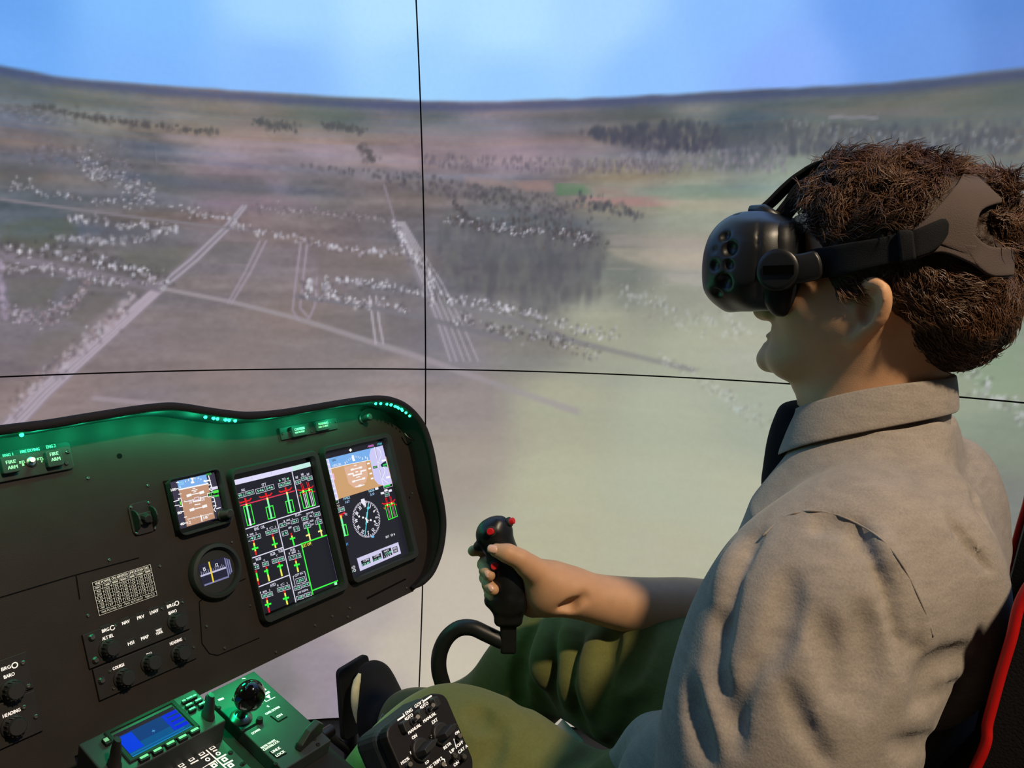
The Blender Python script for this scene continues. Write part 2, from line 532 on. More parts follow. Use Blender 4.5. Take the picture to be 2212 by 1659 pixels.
# far fields
patch([(330,285),(480,298),(640,310),(760,312),(905,340),(905,372),(800,352),(640,325),(500,312),(360,300)], (172,155,165), .55)
patch([(905,285),(1100,280),(1330,312),(1385,335),(1200,342),(910,322)], (158,140,152), .5)
patch([(200,262),(430,272),(600,290),(500,296),(350,280)], (165,145,130), .4)
patch([(1100,388),(1190,392),(1198,416),(1120,408)], (160,130,125), .7)
patch([(1000,380),(1095,390),(1110,408),(1010,396)], (165,138,132), .6)
patch([(1198,397),(1256,398),(1278,418),(1203,421)], (88,128,92), .85)
patch([(1282,402),(1340,405),(1365,428),(1290,420)], (150,125,118), .6)
patch([(1230,424),(1400,430),(1480,442),(1400,446),(1260,434)], (178,120,128), .75)
patch([(1360,405),(1520,400),(1640,412),(1640,430),(1400,425)], (120,140,120), .5)
patch([(1400,430),(1650,435),(1650,460),(1450,450)], (190,175,162), .5)
patch([(1310,535),(1520,545),(1530,585),(1400,575),(1330,555)], (188,172,155), .75)
patch([(1310,505),(1520,520),(1520,545),(1320,530)], (170,155,155), .6)
patch([(1430,590),(1530,600),(1530,620),(1450,610)], (190,180,175), .6)
patch([(1790,248),(1895,250),(1900,258),(1790,257)], (170,160,180), .7)
patch([(1630,235),(2040,232),(2040,248),(1640,244)], (150,125,130), .5)
patch([(420,435),(660,425),(690,455),(480,450)], (150,128,145), .35)
patch([(2080,760),(2212,740),(2212,850),(2120,860)], (125,155,120), .6)
patch([(2060,560),(2212,600),(2212,640),(2080,620)], (160,165,150), .5)
for pg, c_, al_ in [([(0,478),(150,470),(170,505),(90,540),(0,530)],(92,96,76),.5),([(250,545),(420,530),(390,590),(300,596)],(106,106,94),.5),([(160,622),(262,640),(190,705),(130,690)],(100,94,86),.5),
    ([(20,600),(140,600),(100,670),(20,660)],(104,100,88),.5),([(470,520),(560,525),(530,570),(430,560)],(98,100,98),.4),([(680,530),(860,560),(900,620),(690,600)],(112,104,102),.4),([(690,680),(800,665),(810,740),(700,720)],(108,104,106),.4),
    ([(830,660),(920,690),(925,770),(840,740)],(108,102,106),.4),([(300,380),(560,380),(600,420),(430,430),(330,410)],(98,100,98),.5),([(1000,460),(1180,470),(1250,500),(1080,490)],(112,118,116),.4),([(0,330),(120,350),(60,400),(0,400)],(84,90,96),.5),
    ([(400,680),(640,760),(500,780),(330,740)],(128,114,112),.35),([(80,720),(200,700),(150,760),(40,800)],(118,112,102),.4),([(1010,480),(1300,520),(1290,620),(1180,680),(1010,600)],(92,90,98),.35)]: patch(pg, c_, al_)
# dark woods, hedges and tree lines
fill_dots([(1240,285),(1480,262),(1560,275),(1560,318),(1480,332),(1340,310)], 240, 5, [(68,70,86), (78,78,94)], .75, 1.6)
fill_dots([(1500,280),(2212,262),(2212,330),(1560,330)], 520, 5, [(80,84,96), (92,96,104)], .62, 1.8)
fill_dots([(1380,330),(1700,318),(1700,372),(1200,360)], 300, 3, [(128,124,136), (108,106,118), (150,146,156)], .55, 2.0)
fill_dots([(910,335),(1400,345),(1500,372),(1200,372),(920,360)], 260, 3, [(110,102,116), (150,138,145), (98,92,104)], .6, 1.8)
fill_dots([(950,470),(1310,505),(1300,640),(1180,690),(1040,640),(940,590)], 420, 7, [(84,84,92), (92,92,98), (104,104,106), (116,116,112)], .42, 2.2)
fill_dots([(640,355),(900,372),(1000,395),(1180,420),(1240,440),(1240,470),(1100,450),(940,420),(780,385)], 330, 4, [(76,74,82), (86,84,90), (128,122,130)], .6, 1.3)
dots([(1240,425),(1320,450),(1380,470)], 8, 60, 6, [(70,74,84), (84,88,94)], .7, 1.5)
dots([(1100,470),(1230,500),(1310,530)], 16, 130, 5, DRK, .6, 1.4)
dots([(980,430),(1000,465),(1050,500)], 4, 50, 4, DRK, .6)
dots([(550,262),(640,278)], 5, 50, 5, [(92,88,94)], .7, 1.1)
dots([(70,228),(190,252),(300,268),(470,285)], 3, 120, 5, [(88,84,86)], .65, 1.0)
dots([(700,268),(785,283)], 4, 50, 5, [(96,88,96)], .7, 1.1)
dots([(778,312),(806,348)], 2, 40, 4, [(100,94,98)], .7)
dots([(0,232),(80,250),(150,258)], 9, 40, 6, [(150,146,162)], .4, .6)
# horizon hills
# town streets on the left
road([(5,940),(90,850),(200,752),(345,622)], 15, 9, (148,136,148), .32)
for o_ in (-17, -7, 6, 17):
    road([(5+o_,940),(90+o_,850),(200+o_*.9,752),(345+o_*.6,622)], 2.2, 1.4, (178,166,180), .45)
road([(345,622),(420,560),(490,492),(528,445)], 10, 6, (130,123,132), .35)
for o_ in (-9, 9):
    road([(345+o_,622),(420+o_*.9,560),(490+o_*.7,492),(528+o_*.4,445)], 1.6, 1.2, (168,160,172), .45)
road([(0,552),(140,582),(345,622)], 8, 7, (128,120,130), .5)
road([(345,622),(500,652),(650,690),(800,738),(930,780),(1100,840),(1250,890)], 4, 8, (156,148,154), .36)
road([(650,522),(640,600),(632,670),(645,692)], 1.6, 2, LIL, .5); road([(664,522),(655,600),(648,665),(668,688),(680,660),(684,600)], 1.6, 2, LIL, .5)
road([(575,520),(540,590),(500,655)], 1.6, 1.8, LIL, .45); road([(562,520),(528,590),(492,655)], 1.6, 1.8, LIL, .4)
road([(798,640),(806,700),(812,742)], 1.8, 2.2, (182,174,184), .55); road([(812,640),(820,700),(828,742)], 1.8, 2.2, (182,174,184), .55)
road([(850,480),(880,540),(915,610),(950,690),(985,780)], 7, 14, (134,128,138), .32)
for o_ in (-14, -3, 10, 22, 36):
    road([(862+o_*.3,480),(890+o_*.5,540),(925+o_*.8,610),(958+o_,690),(990+o_*1.2,780)], 1.3, 2.2, (172,166,176), .4)
road([(830,400),(845,450),(855,485)], 2, 3, (140,130,142), .5)
road([(640,640),(780,660),(930,690),(1100,735)], 5, 6, (122,118,126), .5)
road([(960,655),(1100,690),(1250,740),(1500,800)], 6, 6, (128,126,130), .45)
road([(0,430),(300,470),(560,500)], 2, 2, (130,124,132), .5)
road([(200,860),(420,880)], 5, 5, (155,142,150), .4)
dots([(170,350),(330,420)], 14, 90, 4, WHT, .55, .8)
dots([(60,330),(250,345),(300,390)], 14, 90, 4, [(135,130,145), (120,116,130)], .55, .7)
dots([(20,400),(150,425),(300,440),(420,455)], 8, 60, 4, WHT, .5, 1.0)
dots([(150,470),(330,492),(380,495)], 6, 50, 5, WHT, .6, 1.2)
dots([(120,515),(260,520),(330,510),(378,490)], 5, 60, 5, WHT, .55, 1.2)
dots([(0,530),(120,540),(250,570),(360,605)], 10, 90, 5, DRK, .6, 1.2)
dots([(0,535),(120,545),(250,575),(370,610)], 9, 70, 5, WHT, .7, 1.3)
dots([(0,585),(90,575),(150,590),(270,615)], 6, 60, 5, WHT, .65, 1.2)
dots([(190,610),(150,660),(90,690),(20,675)], 10, 110, 5, [(170,155,172), (190,180,195), (150,128,132)], .55, 1.1)
dots([(0,560),(5,640),(15,680)], 5, 40, 6, [(170,155,178)], .5, 1.3)
dots([(285,635),(255,680),(205,720),(150,770),(90,820),(20,890)], 10, 150, 7, [(175,162,172), (155,136,140), (190,182,192)], .55, 1.1)
dots([(500,480),(520,495),(580,505),(640,515),(730,535),(790,545),(880,545)], 4, 90, 5, WHT, .55, 1.2)
dots([(555,450),(640,455),(720,462),(830,475)], 4, 50, 4, [(165,152,162)], .5, .9)
dots([(420,462),(500,470)], 3, 25, 4, WHT, .5, 1.0)
dots([(655,633),(720,640),(780,655),(830,655),(880,670)], 5, 70, 5, WHT, .7, 1.2)
dots([(730,605),(780,608),(850,620),(920,635)], 4, 55, 5, WHT, .65, 1.3)
dots([(670,600),(668,630)], 4, 20, 5, WHT, .65, 1.5); dots([(708,600),(702,630)], 4, 20, 5, WHT, .65, 1.5)
dots([(850,478),(868,515),(885,545),(925,580),(935,620),(930,660)], 5, 90, 4, WHT, .65, 1.4)
dots([(960,480),(1020,480),(1100,495),(1180,505),(1290,515)], 6, 80, 4, WHT, .75, 1.3)
dots([(960,470),(1020,480),(1100,492),(1180,505),(1290,512)], 8, 90, 5, DRK, .6, 1.4)
dots([(960,645),(1040,655),(1130,675),(1240,710),(1330,730)], 7, 110, 5, WHT, .75, 1.2)
dots([(980,690),(1080,710),(1200,735),(1300,770)], 8, 110, 5, WHT+DRK, .65, 1.2)
dots([(1340,630),(1420,655),(1480,690),(1550,700),(1620,720)], 12, 90, 6, [(220,225,235), (195,205,210)], .4, 1.3)
dots([(1420,770),(1480,800),(1560,850),(1600,880)], 8, 50, 6, [(225,225,228)], .5, 1.0)
dots([(1560,850),(1600,885),(1660,910)], 8, 40, 6, [(190,205,205)], .45, 1.0)
dots([(1690,270),(1900,300),(2212,310)], 10, 90, 4, [(150,154,162), (135,140,146)], .6, 1.8)
dots([(2080,760),(2120,840),(2212,900)], 20, 40, 6, [(205,205,215)], .8, 1.2)
# horizon rim and sky
HOR = [(-150,118),(0,142),(100,160),(200,172),(300,181),(400,190),(550,200),(700,211),(850,218),(1000,222),(1200,216),(1400,205),(1600,196),(1750,188),(1900,180),(2050,166),(2150,155),(2212,148),(2400,125)]
hp = dome_hit(*np.array(HOR, float).T); ha = azel(hp)[0]; hd = hp-EYE
h_prof = np.interp(A, ha, hd[:, 2]/np.hypot(hd[:, 0], hd[:, 1]))
te = tan_el-h_prof                        # height over the horizon of the pictured hills
woods = np.exp(-((te+0.022)/0.022)**2)*(0.75+.8*vnoise(A, E, 3.0, 1.0, 21))
gnd = gnd*(1-.5*np.clip(woods, 0, 1)[..., None])+np.array([74, 88, 86])*.5*np.clip(woods, 0, 1)[..., None]
rim = np.exp(-((te+0.005)/0.006)**2)
gnd = gnd*(1-0.6*rim[..., None])+np.array([62, 74, 120])*0.6*rim[..., None]
wob = 0.0016*vnoise(A, E*0, 1.3, 1, 11)+0.0025*vnoise(A, E*0, 9, 1, 12)
t_ = np.clip((te+wob+0.0015)/0.0045, 0, 1)[..., None]
pic = lin_np(gnd*(1-t_)+sky*t_)

dome_mat = attr_emission('projected_picture', 1.0)
dome_mat.cycles.emission_sampling = 'NONE'
nt = dome_mat.node_tree
tc = nt.nodes.new('ShaderNodeTexCoord'); nn = nt.nodes.new('ShaderNodeTexNoise')
nn.inputs['Scale'].default_value = 90.0; nn.inputs['Detail'].default_value = 5
mr = nt.nodes.new('ShaderNodeMapRange'); mr.inputs['To Min'].default_value = 0.965; mr.inputs['To Max'].default_value = 1.035
nt.links.new(tc.outputs['Object'], nn.inputs['Vector']); nt.links.new(nn.outputs['Fac'], mr.inputs['Value'])
nt.links.new(mr.outputs['Result'], nt.nodes['Principled BSDF'].inputs['Emission Strength'])
joint_mat = mat('joint_black', (14, 13, 14), 0.9, spec=0.1)

dome = empty('wall_front', Matrix.Translation(Vector(DC.tolist())), kind='structure')
def screen_panel(i0, i1, j0, j1, a_lo, a_hi, e_lo, e_hi):
    aa = A[i0:i1, j0:j1].copy(); ee = E[i0:i1, j0:j1].copy()
    aa = np.clip(aa, a_lo, a_hi); ee = np.clip(ee, e_lo, e_hi)
    P = np.stack([np.sin(np.radians(aa))*np.cos(np.radians(ee)), np.cos(np.radians(aa))*np.cos(np.radians(ee)), np.sin(np.radians(ee))], -1)*DR
    na, ne = aa.shape
    idx = np.arange(na*ne).reshape(na, ne)
    Q = np.stack([idx[:-1, :-1], idx[:-1, 1:], idx[1:, 1:], idx[1:, :-1]], -1).reshape(-1, 4)
    me = np_mesh('screen_panel', P.reshape(-1, 3), Q)
    ca_ = me.color_attributes.new('Col', 'FLOAT_COLOR', 'POINT')
    c4 = np.ones((na*ne, 4), np.float32); c4[:, :3] = pic[i0:i1, j0:j1].reshape(-1, 3)
    ca_.data.foreach_set('color', c4.ravel())
    return link('screen_panel', me, dome_mat, dome, smooth=True)
ia = int(np.searchsorted(az, A_SEAM)); je = int(np.searchsorted(el, E_SEAM))
HWA = HW*1.05
screen_panel(0, ia+1, je-1, len(el), -99, A_SEAM-HWA, E_SEAM+HW, 99)
screen_panel(ia-1, len(az), je-1, len(el), A_SEAM+HWA, 999, E_SEAM+HW, 99)
screen_panel(0, ia+1, 0, je+1, -99, A_SEAM-HWA, -99, E_SEAM-HW)
screen_panel(ia-1, len(az), 0, je+1, A_SEAM+HWA, 999, -99, E_SEAM-HW)
# dark backing of the joints
ba, be = np.meshgrid(np.arange(-40, 138.1, 2.0), np.linspace(E_LOW, 50, 44), indexing='ij')
Pb = np.stack([np.sin(np.radians(ba))*np.cos(np.radians(be)), np.cos(np.radians(ba))*np.cos(np.radians(be)), np.sin(np.radians(be))], -1)*(DR+0.006)
ib = np.arange(ba.size).reshape(ba.shape)
link('screen_backing', np_mesh('screen_backing', Pb.reshape(-1, 3), np.stack([ib[:-1, :-1], ib[:-1, 1:], ib[1:, 1:], ib[1:, :-1]], -1).reshape(-1, 4)), joint_mat, dome, smooth=True)

# platform floor of the simulator, a dark ring where the dome ends
Z_FLOOR = -.012+DC[2]+DR*math.sin(math.radians(E_LOW))
floor_mat = mat('floor_black', (30, 30, 32), 0.75, noise=0.2, nscale=30)
fb = MB()
fb.lathe([(0.001, Z_FLOOR-0.04), (DR*1.02, Z_FLOOR-0.04), (DR*1.02, Z_FLOOR), (0.001, Z_FLOOR)], (DC[0], DC[1], 0), seg=64)
tag(fb.build('floor', floor_mat), kind='structure')
# ------------------------------------------------------------------ instrument panel
TAU = math.radians(17.55)
PAN = Plane(W(700, 1120, 1.15), (1, 0, 0), (0, math.sin(TAU), math.cos(TAU)))
M_face = mat('panel_black', (45, 39, 36), 0.62, noise=0.12, nscale=25, bump=0.15, bscale=900, spec=0.25)
M_hood = mat('hood_black', (30, 28, 31), 0.8, noise=0.1, nscale=40, bump=0.4, bscale=700, spec=0.25)
M_bezel = mat('bezel_black', (44, 46, 45), 0.55, spec=0.3)
M_plate = mat('plate_black', (42, 39, 37), 0.5, noise=0.1, nscale=80, spec=0.35)
M_knob = mat('knob_black', (42, 42, 42), 0.5, spec=0.4)
M_dark = mat('recess_black', (10, 10, 11), 0.9, spec=0.1)
M_steel = mat('screw_steel', (150, 146, 138), 0.35, metal=1.0)
M_dsteel = mat('screw_dark', (92, 90, 86), 0.4, metal=1.0)
M_white = mat('label_white', (225, 222, 214), 0.6)
M_letter = mat('lit_lettering', (205, 235, 205), 0.6, emit=0.10)
M_back = mat('backlit_lettering', (232, 226, 220), 0.6, emit=0.75)
M_plac = mat('placard_white', (222, 218, 205), 0.6, emit=0.4)
M_led = mat('green_led', (30, 255, 150), 0.4, emit=9.0)
M_screen = attr_emission('display_picture', 1.0, True)
M_glass = mat('display_glass', (6, 6, 8), 0.12, spec=0.5)

panel = empty('instrument_panel', PAN.M4(), 'black helicopter instrument panel under a curved hood, lit green along the top', 'instrument panel')
P = PAN.p
HOOD = 0.05
lip_px = [(0,917),(100,905),(200,889),(300,874),(360,868),(400,870),(450,878),(500,885),(540,888),(600,884),(660,875),(720,865),(780,856),
          (820,853),(850,857),(880,870),(905,893),(925,925),(940,975),(952,1040),(962,1090),(966,1130),(963,1170),(955,1205),(940,1240),(920,1262),(900,1277)]
def hood_n(i, n):
    t = i/(n-1)
    return HOOD if t < 0.72 else HOOD+(0.012-HOOD)*((t-0.72)/0.28)**1.2
lp = [P(u, v, hood_n(i, len(lip_px))) for i, (u, v) in enumerate(lip_px)]
x0, y0 = lp[0]
lp = [(x0-0.55, y0-0.004), (x0-0.3, y0-0.002), (x0-0.12, y0)]+lp
lip_n = [HOOD]*3+[hood_n(i, len(lip_px)) for i in range(len(lip_px))]
lip = spline([(a, b, n) for (a, b), n in zip(lp, lip_n)], 6)
tan = np.gradient(lip[:, :2], axis=0); tan /= np.linalg.norm(tan, axis=1)[:, None]
inw = np.stack([tan[:, 1], -tan[:, 0]], 1)                  # points into the panel
def off(d): return lip[:, :2]+inw*d
rr = 0.0055
mb = MB()
L = len(lip); rows = []
o0, i0_ = off(0.002), off(0.0085)
for j in range(L):
    h = lip[j, 2]-0.006
    rows.append([(*o0[j], h), (*o0[j], -0.03), (*i0_[j], -0.03), (*i0_[j], h)])
vs = [t for r in rows for t in r]
fs = [(j*4+k_, j*4+(k_+1) % 4, (j+1)*4+(k_+1) % 4, (j+1)*4+k_) for j in range(L-1) for k_ in range(4)]
fs += [(0, 1, 2, 3), ((L-1)*4+3, (L-1)*4+2, (L-1)*4+1, (L-1)*4)]
mb.add(vs, fs)
c_ = off(rr)
mb.tube([(c_[j, 0], c_[j, 1], lip[j, 2]-0.004) for j in range(L)], [rr]*(L-6)+[rr*.9, rr*.8, rr*.7, rr*.55, rr*.4, rr*.25], seg=10, up=(0, 0, 1))
hood = mb.build('hood', M_hood, panel, smooth=True, auto=50)
hood['label'] = 'curved black padded hood edge'

fo = off(0.008)
bl = P(898, 1276, 0); bl2 = P(590, 1423, 0)
ybot = (bl[1]+bl2[1])/2
mb = MB()
kx = P(160, 1630, 0)[0]
poly = [tuple(q) for q in fo]+[(bl[0]-0.004, ybot), (kx, ybot), (kx, ybot-.16), (fo[0][0], ybot-.16)]
poly = [q for i, q in enumerate(poly) if i == 0 or np.hypot(q[0]-poly[i-1][0], q[1]-poly[i-1][1]) > 1e-4]
mb.prism(poly, -0.025, 0.0)
mb.build('face_plate', M_face, panel)
# joints of the lower sheet and the blanked rectangular hatch
def groove(mb, pts, w=0.0007, n=0.0003, closed=False):
    q = np.array(PAN.poly(pts, 0)); m = len(q)
    for i in range(m if closed else m-1):
        a, b = q[i], q[(i+1) % m]; d = b-a; d /= np.linalg.norm(d); s = np.array([-d[1], d[0]])*w
        mb.flat([a-s, b-s, b+s, a+s], n)
for g in ([(0,1291),(160,1243),(300,1205)], [(164,1243),(172,1295)], [(430,1300),(436,1390),(452,1412),(470,1416),(560,1378)], [(430,1300),(445,1288),(530,1250)]):
    mb = MB(); groove(mb, g); mb.build('sheet_joint', M_dark, panel)

def screw(u, v, r=0.0022, parent=None, m=None, n=0.0, h=0.0016, pl=None, px=None):
    a, b = (pl or PAN).p(u, v, n) if px is None else px
    key = ('s', round(r, 5), round(h, 5))
    if key not in _SC:
        q = MB(); q.lathe([(r, 0), (r, h*.6), (r*.7, h), (r*.25, h), (r*.2, h*.5)], seg=10); _SC[key] = q.mesh('screw')
    me = _SC[key]
    if m is not None:
        mk = (key, m.name)
        if mk not in _SC:
            _SC[mk] = me.copy(); _SC[mk].materials.append(m)
        me = _SC[mk]
    o = bpy.data.objects.new('screw', me); COL.objects.link(o); o.parent = parent or panel
    o.location = (a, b, n)
    return o
_SC = {}
for (u, v) in [(190,1033),(319,1049),(236,1210),(345,1223),(424,1196),(442,1276),(500,1171),(516,1249),(540,1308),(190,1330),(394,1303),(446,1353),
               (680,1351),(717,1331),(755,1313),(751,1333),(596,1409),(878,1270),(485,1400),(180,1375)]:
    screw(u, v, 0.0020, m=M_steel)
for (u, v) in [(906,1003),(920,1061),(935,1120),(890,1066)]:
    screw(u, v, 0.0016, m=M_steel, n=0.012)
mb = MB(); a, b = P(258, 985); mb.lathe([(0.0032, -0.001), (0.0032, 0.0004), (0.0001, 0.0004)], (a, b, 0), seg=14); mb.build('mounting_hole', M_dark, panel)
mb = MB(); q = PAN.poly([(792,1291),(876,1249),(877,1252),(793,1295)]); mb.prism(q[::-1], -.001, .0004); mb.build('card_slot', M_dark, panel)

# green LED strip under the hood and the lamps it gives
led = MB(); led.lathe([(0.0022, 0), (0.0022, 0.001), (0.0012, 0.0026)], seg=8); led_me = led.mesh('led'); led_me.materials.append(M_led)
led_px = [(775,867),(786,865),(800,863),(809,863),(818,864),(827,866),(836,869),(845,873),(853,877),(861,881),(869,886),(877,891),(885,898),
          (412,885),(424,886),(434,887),(446,889),(457,890),(469,891),(2,931),(9,929)]
for (u, v) in led_px:
    o = bpy.data.objects.new('led', led_me); COL.objects.link(o); o.parent = panel
    for nn_ in np.arange(HOOD-.006, 0.004, -.0005):       # where the strip is stuck on the hood's inner side
        a, b = P(u, v, nn_)
        dd = np.hypot(lip[:, 0]-a, lip[:, 1]-b); kk_ = int(dd.argmin())
        ins_ = (np.array([a, b])-lip[kk_, :2])@inw[kk_]
        if ins_ > .0098: break
    if u < 838: (a, b), nn_ = lip[kk_, :2]+inw[kk_]*.0122, HOOD-.006
    o.location = (a, b, nn_)
    iv = Vector((*inw[kk_], 0.35)); o.rotation_euler = iv.to_track_quat('Z', 'Y').to_euler()
def green(name, x, y, n, e, r=0.004):
    o = lamp(name, 'POINT', PAN.w(x, y, n), e, (0.02, 1.0, 0.42), shadow_soft_size=r)
    return o
for (u, v) in [(-120,945),(-10,938),(90,926),(180,912),(270,902),(345,899),(420,904),(500,912),(590,905),(670,893),(745,885),(800,880)]:
    a, b = P(u, v, HOOD-0.016)
    green('led_glow', a, b-0.007, 0.026, 0.04 if u > 760 else 0.085)
for (u, v) in [(845,886)]:
    a, b = P(u, v, HOOD-0.016)
    green('led_glow', a-0.006, b-0.004, 0.02, 0.006)

# ---- fire extinguisher plate
fp = P
mb = MB(); quad = PAN.poly([(150,951),(-60,988),(-60,1058),(161,1008)], .004)
xs = [q[0] for q in quad]; ys = [q[1] for q in quad]
fx1 = xs[3]; fy0, fy1 = (quad[3][1]+quad[2][1])/2, (quad[0][1]+quad[1][1])/2
mb.prism(rrect((fx1-.16+fx1)/2, (fy0+fy1)/2, .16, fy1-fy0, .004), 0, .004)
fire = mb.build('fire_extinguisher_plate', M_plate, panel, bevel=.0008)
fire['label'] = 'fire extinguisher switch plate with two push buttons and a toggle'
for (u, v) in [(23,1003),(119,990)]:
    mb = MB(); a, b = P(u, v, .012); mb.prism(rrect(a, b, .0165, .0185, .002), .004, .012)
    pb = mb.build('push_button', M_bezel, fire, bevel=.001)
tx = MB()
for s, u0, v0, u1, v1, h in [('ENG 1',6,984,28,981,6),('FIRE EXTING',44,977,85,969,6),('ENG 2',100,966,120,962,7)]:
    PAN.text(tx, s, u0, v0, u1, v1, h, .0043, bold=.0002)
for s, u0, v0, u1, v1 in [('FIRE',13,999,34,996),('ARM',17,1011,38,1007),('FIRE',108,982,126,978),('ARM',111,994,130,989)]:
    PAN.text(tx, s, u0, v0, u1, v1, 7.5, .0123, bold=.0002)
for s, u0, v0, u1, v1 in [('BTL',42,999,55,997),('1',48,1004,52,1003),('BTL',80,992,94,989),('2',88,996,92,995)]:
    PAN.text(tx, s, u0, v0, u1, v1, 5.5, .0043, bold=.00015)
tx.build('lettering', M_letter, fire)
mb = MB(); a, b = P(67, 998, .004)
mb.lathe([(.0058, .004), (.0058, .0055), (.0042, .0065), (.004, .0065)], (a, b, 0), 8)
mb.tube([(a, b, .006), (a-.001, b+.001, .010), (a-.002, b+.0015, .014)], [.0018, .0021, .0027], 8)
tg = mb.build('toggle_switch', M_steel, fire, smooth=True, auto=35)
for (u, v) in [(146,976),(143,1001)]: screw(u, v, .0024, fire, M_dsteel, .004)

# ---- caution and warning plate
mb = MB(); q = PAN.poly([(604,924),(726,902),(729,925),(610,952)], .003)
cx_, cy_ = np.mean(q, 0); w_ = abs(q[1][0]-q[0][0]); h_ = abs((q[0][1]+q[1][1]-q[2][1]-q[3][1])/2)
mb.prism(rrect(cx_, cy_, w_, h_, .001), 0, .003)
caut = mb.build('caution_plate', M_plate, panel, bevel=.0005)
caut['label'] = 'caution and warning annunciator plate'
tx = MB()
for (u, v, s) in [(647,930,'CAUTION'),(698,918,'WARNING')]:
    mb = MB(); a, b = P(u, v, .008); mb.prism(rrect(a, b, .027, .016, .0015), .003, .008)
    mb.build('annunciator_button', M_bezel, caut, bevel=.0006)
    PAN.text(tx, s, u-10.5, v-1.5, u+10.5, v-6, 5.5, .0083, bold=.0002)
    PAN.text(tx, 'PUSH TO RESET', u-9.5, v+5.2, u+11, v+.8, 3.6, .0083, bold=.0002)
tx.build('lettering', M_letter, caut)
for (u, v) in [(611,937),(627,933),(673,932),(712,914),(725,912)]: screw(u, v, .0016, caut, M_dsteel, .003)

# ---- dimmer knob under the hood, cable clip
mb = MB(); a, b = P(781, 905, 0)
mb.lathe([(.008, 0), (.008, .004), (.006, .005), (.0055, .020), (.0045, .021), (0.0001, .021)], (a, b, 0), 14)
mb.build('dimmer_knob', M_knob, panel, smooth=True, auto=35)
mb = MB()
pts = [(*P(780,888,.004), .004), (*P(790,882,.006), .008), (*P(803,881,.006), .007), (*P(814,885,.002), .002)]
mb.tube(spline(pts, 5), .0008, 6); mb.build('cable_loop', M_dark, panel, smooth=True)
mb = MB()
pts = [(*P(873,935,.012), .012), (*P(882,945,.016), .016), (*P(892,950,.018), .018)]
mb.tube(spline(pts, 5), .0014, 6); mb.build('cable_end', M_dsteel, panel, smooth=True)

# ---- small guarded lever plate
mb = MB(); q = PAN.poly([(275,1091),(323,1076),(341,1147),(290,1160)], .003)
cx_, cy_ = np.mean(q, 0); w_ = np.hypot(*(np.array(q[1])-q[0])); h_ = np.hypot(*(np.array(q[3])-q[0]))
mb.prism(rrect(cx_, cy_, w_, h_, .007), 0, .003)
lev = mb.build('lever_plate', M_plate, panel, bevel=.0008)
lev['label'] = 'small rounded plate with a guarded lever'
for dx in (-1, 1):
    mb = MB(); hw = .0155
    arc = [(dx*.0125+cx_-.0012, 0), (dx*.0125+cx_+.0012, 0)]
    prof = [(cy_+.013*math.cos(t)-.001, .003+.015*math.sin(t)) for t in np.linspace(0, math.pi, 9)]
    vs = [(cx_+dx*.011-.001, y, z) for y, z in prof]+[(cx_+dx*.011+.001, y, z) for y, z in prof]
    n9 = len(prof)
    mb.add(vs, [tuple(range(n9)), tuple(range(2*n9-1, n9-1, -1))]+[(i, n9+i, n9+(i+1) % n9, (i+1) % n9) for i in range(n9)])
    mb.build('guard_plate', M_bezel, lev)
mb = MB(); mb.box((cx_-.009, cy_-.008, .003), (cx_+.009, cy_+.006, .009)); mb.tube([(cx_, cy_, .008), (cx_, cy_-.003, .017)], [.006, .005], 10)
mb.build('lever', M_knob, lev, bevel=.001)
for (u, v) in [(283,1096),(321,1086),(334,1141),(295,1152)]: screw(u, v, .0019, lev, M_steel, .003)

# ---- magnetic compass
cxp, cyp = P(467, 1233, .006)
mb = MB(); rc = .0355
mb.lathe([(rc, 0), (rc, .008), (rc*.96, .011), (rc*.84, .012), (rc*.78, .004)], (cxp, cyp, 0), 36)
comp = mb.build('compass', M_bezel, panel, smooth=True, auto=40)
comp['label'] = 'round black compass with a lit card'
art = MB(); R0 = rc*.78
def cc(x, y): return (cxp+x*R0, cyp+y*R0)
card = [cc(R0_*math.cos(t), .42*math.sin(t)) for R0_ in (1,) for t in np.linspace(-1.2, 1.2, 9)]
band = [cc(-.78, -.5), cc(.6, -.5), cc(.82, -.25), cc(.82, .28), cc(.6, .5), cc(-.78, .5)]
art.flat(band, .0045, lin((34, 33, 52)))
art.flat([cc(-.78, -.05), cc(.55, -.05), cc(.55, .03), cc(-.78, .03)], .0047, lin((190, 188, 220)))
art.flat([cc(-.7, -.5), cc(.6, -.5), cc(.6, -.42), cc(-.7, -.42)], .0047, lin((120, 122, 160)))
for k_ in range(3):
    x = .56+.1*k_
    art.flat([cc(x, -.45+.06*k_), cc(x+.06, -.42+.06*k_), cc(x+.06, .42-.06*k_), cc(x, .45-.06*k_)], .0047, lin((128, 130, 172)))
for k_ in range(14):
    x = -.72+.09*k_
    art.flat([cc(x, .03), cc(x+.02, .03), cc(x+.02, .14 if k_ % 2 else .2), cc(x, .14 if k_ % 2 else .2)], .0047, lin((170, 170, 200)))
for s, x in (('15', -.52), ('12', .12)):
    art.text(s, *cc(x, .25), R0*.16, z=.0049, col=lin((235, 235, 245)), bold=.0002)
art.flat([cc(-.27, -.46), cc(-.2, -.46), cc(-.2, .5), cc(-.27, .5)], .0051, lin((238, 208, 40)))
art.build('compass_card', M_screen, comp)
for (u, v) in [(427,1196),(444,1275),(500,1173),(514,1250)]: pass

